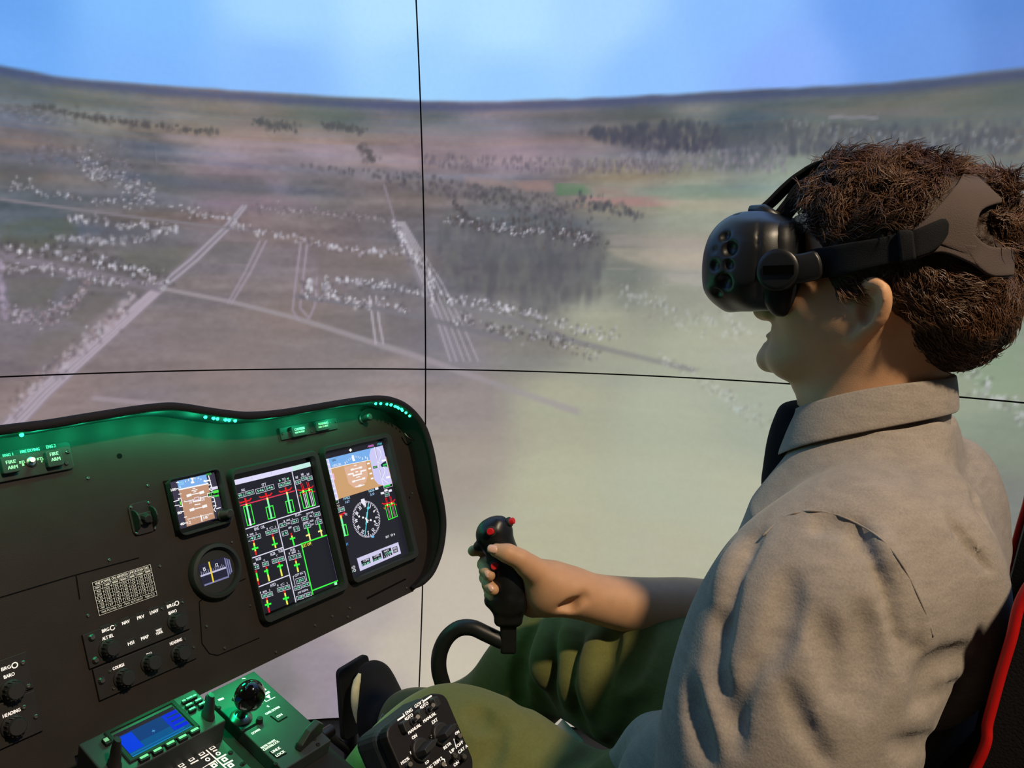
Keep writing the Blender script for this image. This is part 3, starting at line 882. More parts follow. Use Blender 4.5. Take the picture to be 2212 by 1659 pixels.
# ---- airspeed limitation placard
mb = MB(); q = PAN.poly([(198,1259),(324,1219),(340,1286),(215,1330)], .0012)
x_l, x_r = (q[0][0]+q[3][0])/2, (q[1][0]+q[2][0])/2; y_t, y_b = (q[0][1]+q[1][1])/2, (q[2][1]+q[3][1])/2
mb.prism([(x_l, y_b), (x_r, y_b), (x_r, y_t), (x_l, y_t)], 0, .0012)
plac = mb.build('placard', M_dark, panel); plac['label'] = 'black airspeed limit placard ruled with white lines'
W_, H_ = x_r-x_l, y_t-y_b
tx = MB()
def pr(s0, t0, s1, t1, z=.0014): tx.flat([(x_l+s0*W_, y_t-t1*H_), (x_l+s1*W_, y_t-t1*H_), (x_l+s1*W_, y_t-t0*H_), (x_l+s0*W_, y_t-t0*H_)], z)
lw = .006
for t in (0, .13, .25, .86, 1.0-lw*1.6): pr(0, t, 1, t+lw*1.6)
for s in (0, 1-lw): pr(s, 0, s+lw, 1)
for k_ in range(1, 7): pr(k_/7, .13, k_/7+lw*.8, .86)
for k_ in range(1, 6): pr(0, .25+k_*.1, 1, .25+k_*.1+lw)
tx.text('VNE POWER ON AIRSPEED LIMITATION KIAS', x_l+W_*.5, y_t-H_*.068, H_*.075, w=W_*.92, z=.0014, bold=.0001)
tx.text('VNE POWER OFF - MAX AUTOROT - REDUCE', x_l+W_*.5, y_t-H_*.93, H_*.06, w=W_*.92, z=.0014)
rnd = random.Random(3)
for i in range(7):
    tx.text(['OAT', '-1000', '4000', '8000', '12000', '16000', '20000'][i], x_l+W_*(i+.5)/7, y_t-H_*.19, H_*.06, w=W_*.1, z=.0014, bold=.0001)
    for j in range(6):
        s_ = str([40, 20, 10, 0, -20, -40][j]) if i == 0 else str(168-6*i-5*j)
        tx.text(s_, x_l+W_*(i+.5)/7, y_t-H_*(.30+.1*j), H_*.055, w=W_*.08, z=.0014)
tx.build('lettering', M_plac, plac)

# ---- navigation control panel (two stacked units)
def ctrl_panel(name, corners, n, label, depth=.004):
    q = PAN.poly(corners, n)
    xl = (q[0][0]+q[3][0])/2; xr = (q[1][0]+q[2][0])/2; yt = (q[0][1]+q[1][1])/2; yb = (q[2][1]+q[3][1])/2
    mb = MB(); mb.prism([(xl, yb), (xr, yb), (xr, yt), (xl, yt)], 0, n)
    o = mb.build(name, M_plate, panel, bevel=.0006)
    if label: o['label'] = label
    return o
def knob(u, v, r, n, parent, h=.018, m=None):
    key = ('k', r, h)
    if key not in _SC:
        q = MB(); q.lathe([(r*1.25, 0), (r*1.25, .002), (r*1.02, .004), (r, h*.85), (r*.85, h), (.0001, h)], seg=18)
        for i in range(14):
            t = 2*math.pi*i/14
            q.box((-.0006, -.0006, .004), (.0006, .0006, h*.85), xf=lambda x, y, z: (x+r*1.02*math.cos(t), y+r*1.02*math.sin(t), z))
        me = q.mesh('knob'); me.polygons.foreach_set('use_smooth', [True]*len(me.polygons)); me.set_sharp_from_angle(angle=math.radians(35))
        me.materials.append(m or M_knob); _SC[key] = me
    o = bpy.data.objects.new('knob', _SC[key]); COL.objects.link(o); o.parent = parent
    a, b = P(u, v, n+h); o.location = (a, b, n)
    return o
navp = ctrl_panel('navigation_control', [(177,1366),(400,1296),(412,1364),(193,1438)], .004, 'upper navigation control unit with two knobs')
crsp = ctrl_panel('course_control', [(198,1440),(414,1366),(427,1424),(217,1510)], .004, 'lower course and heading control unit with three knobs')
tx = MB(); ul = MB(); bz = {}
def key_label(tx, s, u, v, w, h, n, slope=-.36):
    PAN.text(tx, s, u-w/2, v-w/2*slope, u+w/2, v+w/2*slope, h, n, bold=.00018)
for s, u, v, w in [('BRG',228,1361,15),('NAV',272,1344,16),('PRV',304,1333,15),('LNAV',333,1321,18),('BRG',369,1308,16),('BARO',373,1322,17),
                   ('ALT SEL',233,1376,24),('HSI',283,1389,13),('MAP',313,1377,16),('WX/',343,1361,12),('TERR',344,1367,15)]:
    key_label(tx, s, u, v, w, 7.5 if s not in ('WX/', 'TERR') else 5.5, .0043)
for (u, v) in [(243,1356),(382,1303)]:
    a, b = P(u, v, .0043); tx.ring([(a+.003*math.cos(t), b+.003*math.sin(t)) for t in np.linspace(0, 6.283, 13)[:-1]], [(a+.002*math.cos(t), b+.002*math.sin(t)) for t in np.linspace(0, 6.283, 13)[:-1]], .0042, .0043, .0042)
tx.build('lettering', M_back, navp)
for (u, v, w) in [(229,1361,20),(272,1345,18),(304,1334,17),(333,1322,20),(370,1308,21),(283,1390,17),(313,1378,18),(344,1364,18)]:
    a0, b0 = P(u-w/2, v+w*.2, .004); a1, b1 = P(u+w/2, v-w*.2, .004)
    mb = MB(); mb.prism(rrect((a0+a1)/2, (b0+b1)/2, abs(a1-a0)*1.05, .0115, .001), .003, .0041); mb.build('push_button', M_bezel, navp, bevel=.0004)
tx = MB()
for s, u, v, w in [('COURSE',256,1440,25),('DH',322,1413,10),('HEADING',380,1386,26)]: key_label(tx, s, u, v, w, 7, .0043)
tx.build('lettering', M_back, crsp)
for (u, v) in [(247,1401),(393,1341)]: knob(u, v, .0086, .004, navp, .015)
for (u, v) in [(279,1465),(337,1432),(401,1411)]: knob(u, v, .0086, .004, crsp, .015)
for (u, v) in [(394,1301),(249,1352),(350,1315)]: screw(u, v, .0018, navp, M_steel, .004)
for (u, v) in [(237,1450),(245,1487),(399,1381),(408,1414),(418,1398)]: screw(u, v, .0018, crsp, M_steel, .004)
for (u, v, pr_) in [(198,1377,navp),(206,1426,navp),(219,1470,crsp)]:
    mb = MB(); a, b = P(u, v, .004); mb.lathe([(.004, .004), (.004, .0055), (.0025, .0075), (.0015, .0075)], (a, b, 0), 10); mb.build('quarter_turn_fastener', M_steel, pr_)
# ---- the same units cut by the frame's left edge
navl = ctrl_panel('navigation_control', [(-160,1480),(56,1411),(78,1492),(-140,1560)], .004, 'navigation control unit beside the left edge of the picture')
crsl = ctrl_panel('course_control', [(-145,1567),(76,1500),(98,1590),(-125,1660)], .004, 'course control unit beside the left edge of the picture')
tx = MB()
for s, u, v, w in [('BRG',13,1443,20),('BARO',20,1459,23)]: key_label(tx, s, u, v, w, 8, .0043)
a, b = P(32, 1437, .0043); tx.ring([(a+.0032*math.cos(t), b+.0032*math.sin(t)) for t in np.linspace(0, 6.283, 13)[:-1]], [(a+.0021*math.cos(t), b+.0021*math.sin(t)) for t in np.linspace(0, 6.283, 13)[:-1]], .0042, .0043, .0042)
tx.build('lettering', M_back, navl)
tx = MB(); key_label(tx, 'HEADING', 25, 1540, 38, 8, .0043); tx.build('lettering', M_back, crsl)
knob(37, 1493, .0090, .004, navl, .015); knob(40, 1571, .0090, .004, crsl, .015)
for (u, v) in [(49,1432),(61,1482),(47,1502)]: screw(u, v, .0024, navl, M_steel, .004)
for (u, v) in [(51,1528),(77,1548)]: screw(u, v, .0024, crsl, M_steel, .004)
# ------------------------------------------------------------------ displays
class Disp:
    """Draws a screen's picture on the panel plane at height n; points are given in crop coordinates (offset u0, v0, zoom k)."""
    def __init__(self, n, pl=None):
        self.mb = MB(); self.n = n; self.z = n; self.pl = pl or PAN; self.set(0, 0, 1)
    def set(self, u0, v0, k): self.u0, self.v0, self.k = u0, v0, k
    def q(self, x, y): return self.pl.p(self.u0+x/self.k, self.v0+y/self.k, self.n)
    def lay(self): self.z += 6e-6; return self.z
    def poly(self, pts, col): self.mb.flat([self.q(x, y) for x, y in pts], self.lay(), lin(col))
    def rect(self, x0, y0, x1, y1, col):
        a, b = self.q(x0, y0); c, d = self.q(x1, y1); z = self.lay()
        self.mb.flat([(a, d), (c, d), (c, b), (a, b)], z, lin(col))
    def line(self, pts, w, col, closed=False):
        q = np.array([self.q(x, y) for x, y in pts]); m = len(q); z = self.lay()
        s_ = np.linalg.norm(np.array(self.q(pts[0][0], pts[0][1]+10))-q[0])/10
        for i in range(m if closed else m-1):
            a, b = q[i], q[(i+1) % m]; d = b-a; L_ = np.linalg.norm(d)
            if L_ < 1e-9: continue
            d /= L_; s = np.array([-d[1], d[0]])*w/2*s_; e = d*w/2*s_
            self.mb.flat([a-s-e, b-s+e, b+s+e, a+s-e], z, lin(col))
    def frame(self, x0, y0, x1, y1, w, col):
        a, b = self.q(x0, y0); c, d = self.q(x1, y1); z = self.lay(); s_ = abs(self.q(x0, y0+10)[1]-b)/10*w
        for (l, bo, r, t) in ((a, b-s_, c, b), (a, d, c, d+s_), (a, d, a+s_, b), (c-s_, d, c, b)):
            self.mb.flat([(l, bo), (r, bo), (r, t), (l, t)], z, lin(col))
    def text(self, s, x, y, w, h, col, bold=0.00012, slope=-.3):
        """Lettering centred at (x, y), w wide and h tall in crop pixels."""
        a = self.q(x, y); ww = np.linalg.norm(np.array(self.q(x+w/2, y+w/2*slope))-self.q(x-w/2, y-w/2*slope))
        hh = abs(self.q(x, y-h/2)[1]-self.q(x, y+h/2)[1])
        self.mb.text(s, a[0], a[1], hh, w=ww, z=self.lay(), col=lin(col), bold=bold)
    def vbar(self, x0, y0, x1, y1, w, cols):
        """A bar from (x0, y0) to (x1, y1) in stacked colours [(share, colour)]."""
        t = 0
        for sh, c in cols:
            p = (x0+(x1-x0)*t, y0+(y1-y0)*t); t += sh; r = (x0+(x1-x0)*t, y0+(y1-y0)*t)
            self.line([p, r], w, c)

WH, GR, RD, YL, AQ, BK = (225, 222, 240), (60, 255, 70), (225, 25, 35), (245, 235, 90), (150, 245, 205), (27, 27, 36)
MINT = (130, 250, 170)

def display(name, outer, opening, screen, n_out, n_scr, label):
    qo = np.array(PAN.poly(outer, n_out)); qi = np.array(PAN.poly(opening, n_out)); qs = np.array(PAN.poly(screen, n_scr))
    def axis(q): return ((q[0][0]+q[3][0])/2, (q[1][0]+q[2][0])/2, (q[0][1]+q[1][1])/2, (q[2][1]+q[3][1])/2)
    xl, xr, yt, yb = axis(qo); il, ir, it, ib = axis(qi)
    mb = MB()
    mb.ring(rrect((xl+xr)/2, (yt+yb)/2, xr-xl, yt-yb, .011), rrect((il+ir)/2, (it+ib)/2, ir-il, it-ib, .005), 0, n_out, n_scr-.001)
    o = mb.build(name, M_bezel, panel, smooth=True, auto=40)
    o['label'] = label
    g = MB(); g.prism([(il-.001, ib-.001), (ir+.001, ib-.001), (ir+.001, it+.001), (il-.001, it+.001)], n_scr-.003, n_scr-.0004)
    g.build('screen_glass', M_glass, o)
    return o, axis(qs)

# ---- engine display (MFD)
mfd, ax = display('display_unit', [(497,1012),(692,970),(756,1276),(575,1350)], [(505,1027),(681,986),(742,1263),(574,1334)],
                  [(505,1037),(669,997),(728,1257),(574,1329)], .014, .003, 'tall centre display with engine bars in green and red')
D = Disp(.003)
D.mb.flat([(ax[0], ax[3]), (ax[1], ax[3]), (ax[1], ax[2]), (ax[0], ax[2])], D.lay(), lin(BK))
D.set(480, 960, 4.147)
D.poly([(105,320),(620,199),(632,240),(115,365)], (222,220,250)); D.poly([(620,199),(785,157),(795,196),(632,240)], (196,238,228))
for x in (262, 436): D.line([(x,290-(x-262)*.243),(x+6,312-(x-262)*.243)], 3, (170,170,205))
D.set(490, 1020, 9.757)
D.line([(1375,0),(1560,830)], 22, WH); D.line([(375,1205),(1950,715)], 22, WH)
D.text('NG',345,375,70,55,WH); D.text('ITT',785,262,90,65,WH); D.text('TQ',1200,150,75,55,WH)
D.poly([(1095,150),(1140,180),(1105,205)], MINT); D.poly([(1300,105),(1255,140),(1300,160)], MINT)
for t in (0, 1):
    pass
def valbox(x, y, w, h, s, s2=None, fr=WH, tc_=AQ):
    """A framed read-out."""
    D.line([(x, y), (x+w, y-w*.29), (x+w+h*.24, y-w*.29+h), (x+h*.24, y+h)], 9, fr, True)
    if s2 is None: D.text(s, x+w/2+h*.12, y-w*.145+h/2, w*.7, h*.55, tc_)
    else:
        D.line([(x+w/2, y-w*.145), (x+w/2+h*.24, y-w*.145+h)], 9, fr)
        D.text(s, x+w*.25+h*.12, y-w*.07+h/2, w*.36, h*.55, tc_); D.text(s2, x+w*.75+h*.12, y-w*.22+h/2, w*.36, h*.55, tc_)
valbox(212,465,345,90,'90.2','100.2'); valbox(600,365,380,95,'546','546'); valbox(1080,245,255,85,'062','060')
D.line([(270,710),(1420,395)], 24, (225,55,85))
for (x0,y0) in [(395,600),(830,490),(1245,375)]:
    D.line([(x0-140,y0+30),(x0-110,y0+45),(x0,y0+12),(x0+80,y0-5),(x0+110,y0-45)], 30, RD)
    D.line([(x0-10,y0-35),(x0+20,y0+75)], 42, RD)
def gauge(x0,y0,x1,y1,bx,by,bw,bh,cols):
    D.line([(bx,by),(bx+bw,by-bw*.28),(bx+bw+bh*.22,by-bw*.28+bh),(bx+bh*.22,by+bh)], 20, GR, True)
    D.vbar(x0,y0,x1,y1,44,cols)
gauge(412,690,500,1105,350,730,150,395,[(.1,(240,240,150)),(.64,MINT),(.26,(240,240,255))])
gauge(852,560,940,965,820,745,145,245,[(.13,(240,240,150)),(.87,MINT)])
gauge(1265,440,1352,835,1237,620,135,240,[(.13,(240,240,150)),(.87,MINT)])
for s,x,y in [('NF',1475,110),('NR',1592,48),('NF',1712,45)]: D.text(s,x,y,52,55,WH)
for x,y in [(1440,185),(1560,105),(1685,105)]: valbox(x,y,105,75,'101')
D.line([(1490,375),(1560,385),(1700,345),(1790,320),(1815,290)], 24, RD)
for x,y in [(1575,250),(1695,215)]: D.line([(x-20,y),(x+15,y+110)], 18, RD); D.line([(x+15,y),(x+45,y+105)], 18, RD)
D.line([(1540,430),(1790,360),(1868,690),(1620,765)], 20, GR, True); D.line([(1668,400),(1742,730)], 26, GR)
for x,y in [(1610,430),(1735,395)]:
    D.line([(x,y+30),(x+72,y+320)], 16, (240,235,250)); D.line([(x+32,y+22),(x+104,y+310)], 16, (240,235,250))
    D.line([(x-5,y-35),(x,y)], 40, YL); D.line([(x-20,y+22),(x+45,y+5)], 20, RD)
D.line([(1520,500),(1545,492)], 22, RD); D.line([(1815,412),(1845,404)], 22, RD)
D.line([(1050,1005),(1200,1659)], 20, WH)
D.text('ENG',625,1190,95,70,WH); D.text('OIL',755,1155,85,65,WH); D.text('ELEC',1500,890,120,60,WH)
def heads(x,y,s='BAR'):
    D.text('1',x-85,y+22,16,38,WH); D.text(s,x,y,75,38,WH); D.text('2',x+90,y-22,20,38,WH)
heads(520,1305); valbox(425,1375,270,90,'.4','1.4'); heads(930,1170,'C'); valbox(808,1250,250,85,'052','060')
heads(1290,1010,'MAIN BUS'); D.text('VDC',1300,1078,62,40,WH); valbox(1098,1095,145,75,'26.4'); valbox(1345,1020,145,75,'26.4')
D.text('AMP',1325,1170,70,45,WH); valbox(1152,1255,115,95,'15'); valbox(1395,1165,115,95,'15')
D.text('BATT BUS',1745,860,140,40,WH); D.text('VDC',1770,925,60,40,WH); valbox(1565,955,130,75,'26.0'); valbox(1820,870,130,75,'26.0')
D.text('MAIN BATT',1660,1060,110,40,WH); D.text('AUX',1780,1025,85,45,WH); D.text('DC',1800,1100,55,40,WH); D.text('AUX',1910,975,65,40,WH)
valbox(1605,1110,140,85,'24'); valbox(1855,1030,130,80,'24')
def tick(x,y,w,col): D.line([(x-w/2,y+w*.12),(x+w/2,y-w*.16)], 34, col)
D.vbar(1350,1300,1410,1530,36,[(.25,RD),(.25,YL),(.5,GR)]); tick(1378,1398,85,GR)
D.vbar(1695,1180,1750,1415,36,[(.55,GR),(.45,(245,235,140))]); tick(1705,1330,60,(245,235,140))
D.vbar(1940,1100,1995,1330,36,[(.55,GR),(.45,(245,235,140))]); tick(1960,1245,60,(245,235,140))
D.vbar(955,1325,1020,1580,36,[(.22,RD),(.25,YL),(.33,GR),(.2,YL)]); tick(1003,1520,95,GR)
D.set(530, 1150, 8.73)
D.vbar(148,170,195,410,36,[(.2,RD),(.22,YL),(.3,GR),(.13,YL),(.15,RD)]); tick(178,305,90,GR)
D.line([(115,487),(700,285)], 20, WH); D.line([(735,330),(1045,225)], 20, WH); D.line([(640,0),(945,1310)], 20, WH)
D.line([(250,1027),(815,808)], 20, WH)
D.text('MGB',240,500,95,60,WH); D.text('IGB',512,405,85,60,WH); D.text('TGB',655,350,85,60,WH)
D.text('BAR',170,590,50,35,WH); D.text('C',350,525,25,35,WH); D.text('C',590,437,25,35,WH)
valbox(145,630,90,75,'4.9'); valbox(310,575,110,75,'072'); valbox(492,515,220,75,'072','076')
D.vbar(195,735,240,980,36,[(.2,RD),(.4,GR),(.22,YL),(.18,RD)])
D.vbar(388,665,442,905,36,[(.18,RD),(.45,GR),(.37,YL)]); tick(385,730,50,GR)
D.vbar(628,575,682,810,36,[(.18,RD),(.42,GR),(.4,YL)]); tick(645,635,80,GR)
D.text('HYD',515,990,95,60,WH); heads(360,1115); valbox(290,1175,205,75,'205','205'); heads(690,980,'C'); valbox(590,1055,230,75,'075','075')
D.vbar(392,1250,442,1495,36,[(.2,RD),(.22,YL),(.33,GR),(.25,RD)]); tick(420,1360,90,GR)
D.vbar(728,1115,782,1345,36,[(.2,RD),(.25,YL),(.38,GR),(.17,YL)]); tick(757,1245,85,GR)
D.text('FUEL',890,330,95,55,WH); heads(905,378); valbox(805,455,220,75,'2.7','2.5')
D.vbar(935,515,985,730,36,[(.2,RD),(.2,YL),(.38,GR),(.22,YL)]); tick(962,615,80,GR)
D.text('QTY KG',1000,790,150,45,WH); D.line([(908,825),(890,832),(930,1005)], 12, WH); D.line([(1090,745),(1110,742),(1150,915)], 12, WH)
valbox(938,880,165,95,'1352'); valbox(905,1028,130,70,'676'); valbox(1055,975,130,65,'676')
D.text('FF KG/H',1075,1110,130,42,WH); D.line([(985,1170),(985,1140),(1010,1128)], 12, WH); D.line([(1150,1080),(1162,1075),(1170,1100)], 12, WH)
valbox(950,1215,130,65,'208'); valbox(1100,1160,125,65,'206')
D.line([(1525,55),(1725,905)], 6, (100,95,130)); D.line([(1040,220),(1520,55)], 24, GR); D.line([(1045,225),(1262,1165)], 24, GR); D.line([(1262,1095),(1725,915)], 24, GR)
D.text('EXT OFF',1150,235,170,60,YL); D.poly([(1665,950),(1715,935),(1722,985),(1672,1000)], (150,250,190))
D.mb.build('screen_picture', M_screen, mfd)

# ---- flight display (PFD)
pfd, ax = display('display_unit', [(694,965),(848,932),(909,1203),(770,1265)], [(700,978),(836,946),(893,1195),(766,1249)],
                  [(697,982),(829,951),(892,1199),(762,1246)], .014, .003, 'tall right display with attitude picture over a compass rose')
D = Disp(.003)
D.mb.flat([(ax[0], ax[3]), (ax[1], ax[3]), (ax[1], ax[2]), (ax[0], ax[2])], D.lay(), lin((30, 29, 40)))
D.set(690, 950, 11.06)
LAV = (205, 202, 245)
D.poly([(85,478),(1510,133),(1592,480),(180,830)], (120,175,235)); D.poly([(170,690),(1592,400),(1740,1020),(440,1425)], (206,160,112))
D.poly([(580,650),(1110,518),(1160,850),(1110,1010),(960,1140),(830,1145),(700,1040),(655,900)], (222,178,150))
D.poly([(1225,220),(1510,135),(1740,1045),(1520,1095),(1400,1060),(1310,950),(1190,380)], LAV)
D.poly([(85,478),(215,455),(460,1430),(330,1460)], (236,234,250))
for i in range(8): D.poly([(125+i*29,500+i*116),(205+i*29,480+i*116),(225+i*29,560+i*116),(145+i*29,580+i*116)], LAV)
D.line([(275,690),(590,610),(1210,485)], 18, (240,240,240))
D.line([(1310,175),(1520,1080)], 14, (250,250,255)); D.line([(1330,175),(1490,920)], 10, (150,120,130))
D.line([(1370,185),(1450,260),(1475,370),(1405,540),(1560,690),(1560,780),(1500,920),(1640,1040)], 14, (245,245,255))
D.poly([(770,370),(815,365),(830,440),(860,490),(840,510),(800,512),(785,480)], (248,248,252))
for k_ in range(-4, 5):
    if k_: D.line([(812+k_*36-(4 if k_<0 else -2)*0, 430+k_*k_*4-k_*12),(812+k_*42, 395+k_*k_*4-k_*12)], 12, (235,240,250))
for (x,y) in [(610,555),(1025,450),(1140,445),(1095,420)]: D.line([(x,y-15),(x+6,y+15)], 26, (235,240,250))
D.text('HDG SEL',420,600,200,55,(235,240,250)); D.text('SAS',345,487,80,50,(70,70,90)); D.frame(290,475,400,500,6,(90,110,140))
W2 = (250, 248, 248)
for (x0,y0,x1,y1,w) in [(780,715,985,660,24),(815,993,1055,927,24),(865,1125,1070,1075,22),(830,618,880,605,18),(880,900,960,880,22)]: D.line([(x0,y0),(x1,y1)], w, W2)
for (x,y) in [(780,712),(980,662),(815,995),(1055,925),(965,1095)]: D.line([(x-18,y+5),(x+18,y-5)], 46, W2)
D.line([(690,830),(800,805),(810,860),(1000,810),(985,755),(1095,725)], 36, W2); D.line([(870,770),(910,762)], 30, W2)
for i in range(4): D.line([(1152+i*29,572+i*119),(1185+i*29,564+i*119)], 38, W2)
D.poly([(1275,640),(1370,618),(1385,670),(1290,695)], (20,40,40)); D.text('800',1330,655,60,30,(120,230,110)); D.line([(1245,590),(1300,520)], 12, (150,235,150))
D.poly([(1455,600),(1490,565),(1580,505),(1625,660),(1540,640),(1490,655)], (24,36,60)); D.line([(1530,610),(1600,580)], 40, (50,200,90)); D.line([(1570,640),(1620,650)], 14, (50,220,90))
D.poly([(1480,480),(1585,460),(1590,500),(1490,525)], (250,250,255)); D.poly([(1585,880),(1680,860),(1690,910),(1595,930)], (250,250,255))
D.poly([(1525,1100),(1735,1040),(1745,1110),(1540,1170)], (24,30,34)); D.line([(1545,1120),(1675,1080)], 36, (40,215,80)); D.line([(1525,1100),(1735,1040),(1745,1105),(1540,1165)], 9, (225,225,235), True)
D.poly([(205,880),(240,850),(285,1020),(250,1060)], (28,44,56)); D.text('67',262,1000,50,90,(90,230,80)); D.line([(320,830),(345,930)], 50, (240,190,220))
D.poly([(325,1480),(440,1440),(455,1500),(345,1540)], (24,28,34)); D.text('77',378,1490,60,40,(60,220,90)); D.line([(325,1465),(440,1435),(460,1505),(345,1545)], 9, (225,225,235), True)
D.text('11',100,420,60,60,(200,120,220)); D.text('-4000',1215,150,150,55,(225,130,215)); D.text('1720',1430,100,105,50,(90,215,235)); D.poly([(700,250),(738,205),(775,245),(738,290)], (250,250,245))
D.text('FMS2',650,1395,150,60,(165,215,245)); D.text('167',668,1480,100,60,(165,205,245)); D.text('NDB',1240,1215,130,60,(165,215,245)); D.text('3.0',1255,1300,100,60,(165,205,245))
for (x,y) in [(1365,1165),(1500,1275),(1585,1210),(1685,1215)]: D.line([(x-20,y+5),(x+20,y-5)], 52, (240,238,250))
D.line([(1555,1275),(1655,1250),(1672,1335),(1572,1362)], 12, (200,200,215), True); D.text('101',1612,1305,60,45,AQ)
D.set(700, 1070, 8.73)
c0 = np.array(D.q(797, 448)); 
top_ = np.array(D.q(725, 100)); rr_ = np.linalg.norm(top_-c0)*0.98
z = D.lay()
for k_ in range(72):
    t = math.radians(k_*5+8); r0 = rr_*(.86 if k_ % 2 == 0 else .91)
    d = np.array([math.sin(t), math.cos(t)]); s = np.array([d[1], -d[0]])*.00055
    D.mb.flat([c0+d*r0-s, c0+d*r0+s, c0+d*rr_+s, c0+d*rr_-s], z, lin((235, 228, 245)))
for k_ in range(12):
    t = math.radians(k_*30+8); d = np.array([math.sin(t), math.cos(t)])*rr_*.74
    D.mb.text(['N','3','6','E','12','15','S','21','24','W','30','33'][k_], c0[0]+d[0], c0[1]+d[1], .0058, z=D.lay(), col=lin((240, 238, 250)), rot=-t, bold=.0003)
D.poly([(690,75),(755,60),(790,185),(740,190),(700,140)], (235,232,245))
D.line([(832,160),(770,750)], 18, (95,215,228)); D.poly([(800,250),(828,190),(850,245),(830,275)], (95,215,228)); D.line([(808,330),(788,540)], 26, (120,225,232))
D.line([(785,440),(815,500)], 34, (245,245,250))
for (x,y) in [(657,400),(730,420),(877,468),(950,490)]: D.poly([(x+18*math.cos(t),y+20*math.sin(t)) for t in np.linspace(6.283,0,11)[:-1]], (250,250,255))
D.line([(770,425),(842,478)], 10, (235,235,245)); D.poly([(880,770),(935,755),(940,795),(895,805)], (110,190,240))
D.text('M1',258,200,50,40,(225,215,190)); valbox(208,258,160,75,'32','100'); D.text('TQ',405,358,45,45,WH)
D.line([(240,375),(262,385),(350,350),(380,325)], 30, RD); D.line([(260,410),(352,385)], 14, RD)
gauge(312,400,388,745,300,580,105,195,[(.18,(240,210,90)),(.82,MINT)])
D.line([(1095,155),(1130,165),(1260,135),(1300,120),(1325,85)], 26, RD)
for x,y in [(1160,50),(1242,30)]: D.line([(x-10,y),(x+8,y+80)], 14, RD); D.line([(x+12,y),(x+28,y+75)], 14, RD)
D.line([(1145,195),(1315,145),(1378,395),(1210,462)], 14, GR, True); D.line([(1235,180),(1290,430)], 22, GR)
for x,y in [(1200,235),(1285,205)]:
    for dx in (-12, 8): D.line([(x+dx,y),(x+dx+48,y+190)], 9, (190,150,150))
    D.line([(x-15,y-60),(x-10,y-35)], 30, YL); D.line([(x-18,y-15),(x+20,y-28)], 24, RD)
D.line([(1125,240),(1138,255)], 22, (225,80,40)); D.line([(1340,170),(1355,180)], 22, RD)
D.text('BOT',1190,780,62,45,(235,235,245)); D.text('0',1272,750,40,48,(235,235,245)); D.text('1',1318,735,14,38,(235,235,245)); D.text('DRFT',408,930,90,45,(90,165,225),slope=-.35)
D.poly([(612,1190),(1390,882),(1445,1095),(675,1430)], (206,202,235))
for pts in [[(688,1240),(850,1172),(872,1275),(712,1345)],[(898,1155),(1060,1088),(1082,1185),(922,1258)],[(1075,1045),(1250,985),(1282,1120),(1112,1200)],[(1280,990),(1370,955),(1392,1060),(1305,1100)]]:
    D.poly(pts, (26,28,36))
for s,x,y,w,c in [('COM1',785,1225,100,WH),('122.80',785,1290,140,AQ),('COM2',985,1142,100,WH),('121.50',1000,1205,130,AQ),('NAV',1170,1045,90,WH),('113.00',1205,1085,120,AQ),('113.5',1195,1140,120,WH),('XPDR',1330,1000,70,WH),('STBY',1342,1050,70,WH)]:
    D.text(s,x,y,w,40,c,slope=-.4)
D.text('HI',500,1380,45,42,(240,240,245)); D.text('12',515,1440,45,42,AQ)
for (x,y) in [(555,1355),(570,1415)]: D.line([(x+20*math.cos(t),y+22*math.sin(t)) for t in np.linspace(0,6.283,11)[:-1]], 11, (240,240,245), True)
D.mb.build('screen_picture', M_screen, pfd)

# ---- standby attitude display
sby, ax = display('standby_display', [(363,1033),(483,1008),(512,1124),(392,1163)], [(366,1037),(474,1014),(495,1128),(388,1150)],
                  [(366,1042),(461,1021),(486,1116),(391,1142)], .012, .003, 'small square standby display with a brown and blue attitude picture')
D = Disp(.003)
D.mb.flat([(ax[0], ax[3]), (ax[1], ax[3]), (ax[1], ax[2]), (ax[0], ax[2])], D.lay(), lin((58, 54, 72)))
D.set(355, 1005, 10.053)
D.poly([(270,345),(905,200),(950,400),(315,540)], (125,175,235)); D.poly([(315,540),(950,400),(1100,1150),(490,1335)], (190,146,118))
D.line([(320,530),(945,400)], 30, W2)
D.poly([(560,275),(640,270),(625,330),(660,385),(590,400),(570,380),(600,330)], W2)
for (x,y) in [(460,350),(525,320),(665,285),(735,280),(795,305)]: D.line([(x,y-10),(x,y+10)], 16, W2)
D.text('STD',370,395,105,70,(150,225,240)); D.poly([(320,460),(350,450),(360,495),(330,500)], (190,235,245)); D.line([(870,350),(960,330)], 30, W2); D.line([(870,340),(900,350)], 40, W2)
for (x0,y0,x1,y1) in [(530,650,820,590),(595,965,880,895),(600,555,710,530),(665,860,775,840),(620,510,665,500),(640,582,680,572)]: D.line([(x0,y0),(x1,y1)], 20, W2)
for (x,y,s) in [(533,655,'10'),(812,590,'10'),(600,965,'20'),(875,890,'20')]: D.line([(x-24,y+8),(x+24,y-8)], 58, W2)
D.line([(445,785),(620,748),(630,792),(790,760),(780,700),(935,665)], 30, W2); D.line([(455,775),(610,745)], 10, (70,55,70)); D.line([(790,690),(930,655)], 10, (70,55,70))
D.line([(650,710),(740,690),(748,745),(660,765)], 18, (225,205,225), True); D.text('20',565,805,60,60,(240,230,245)); D.text('20',840,740,65,60,(240,230,245))
D.line([(960,235),(1025,470),(975,520),(1060,575)], 22, W2); D.line([(1070,690),(1120,885),(1075,965),(1110,1005)], 18, W2)
D.poly([(925,610),(1130,540),(1170,680),(945,690)], (24,40,30)); D.line([(935,615),(1050,590)], 14, W2); D.line([(935,620),(950,690),(1075,665)], 14, W2)
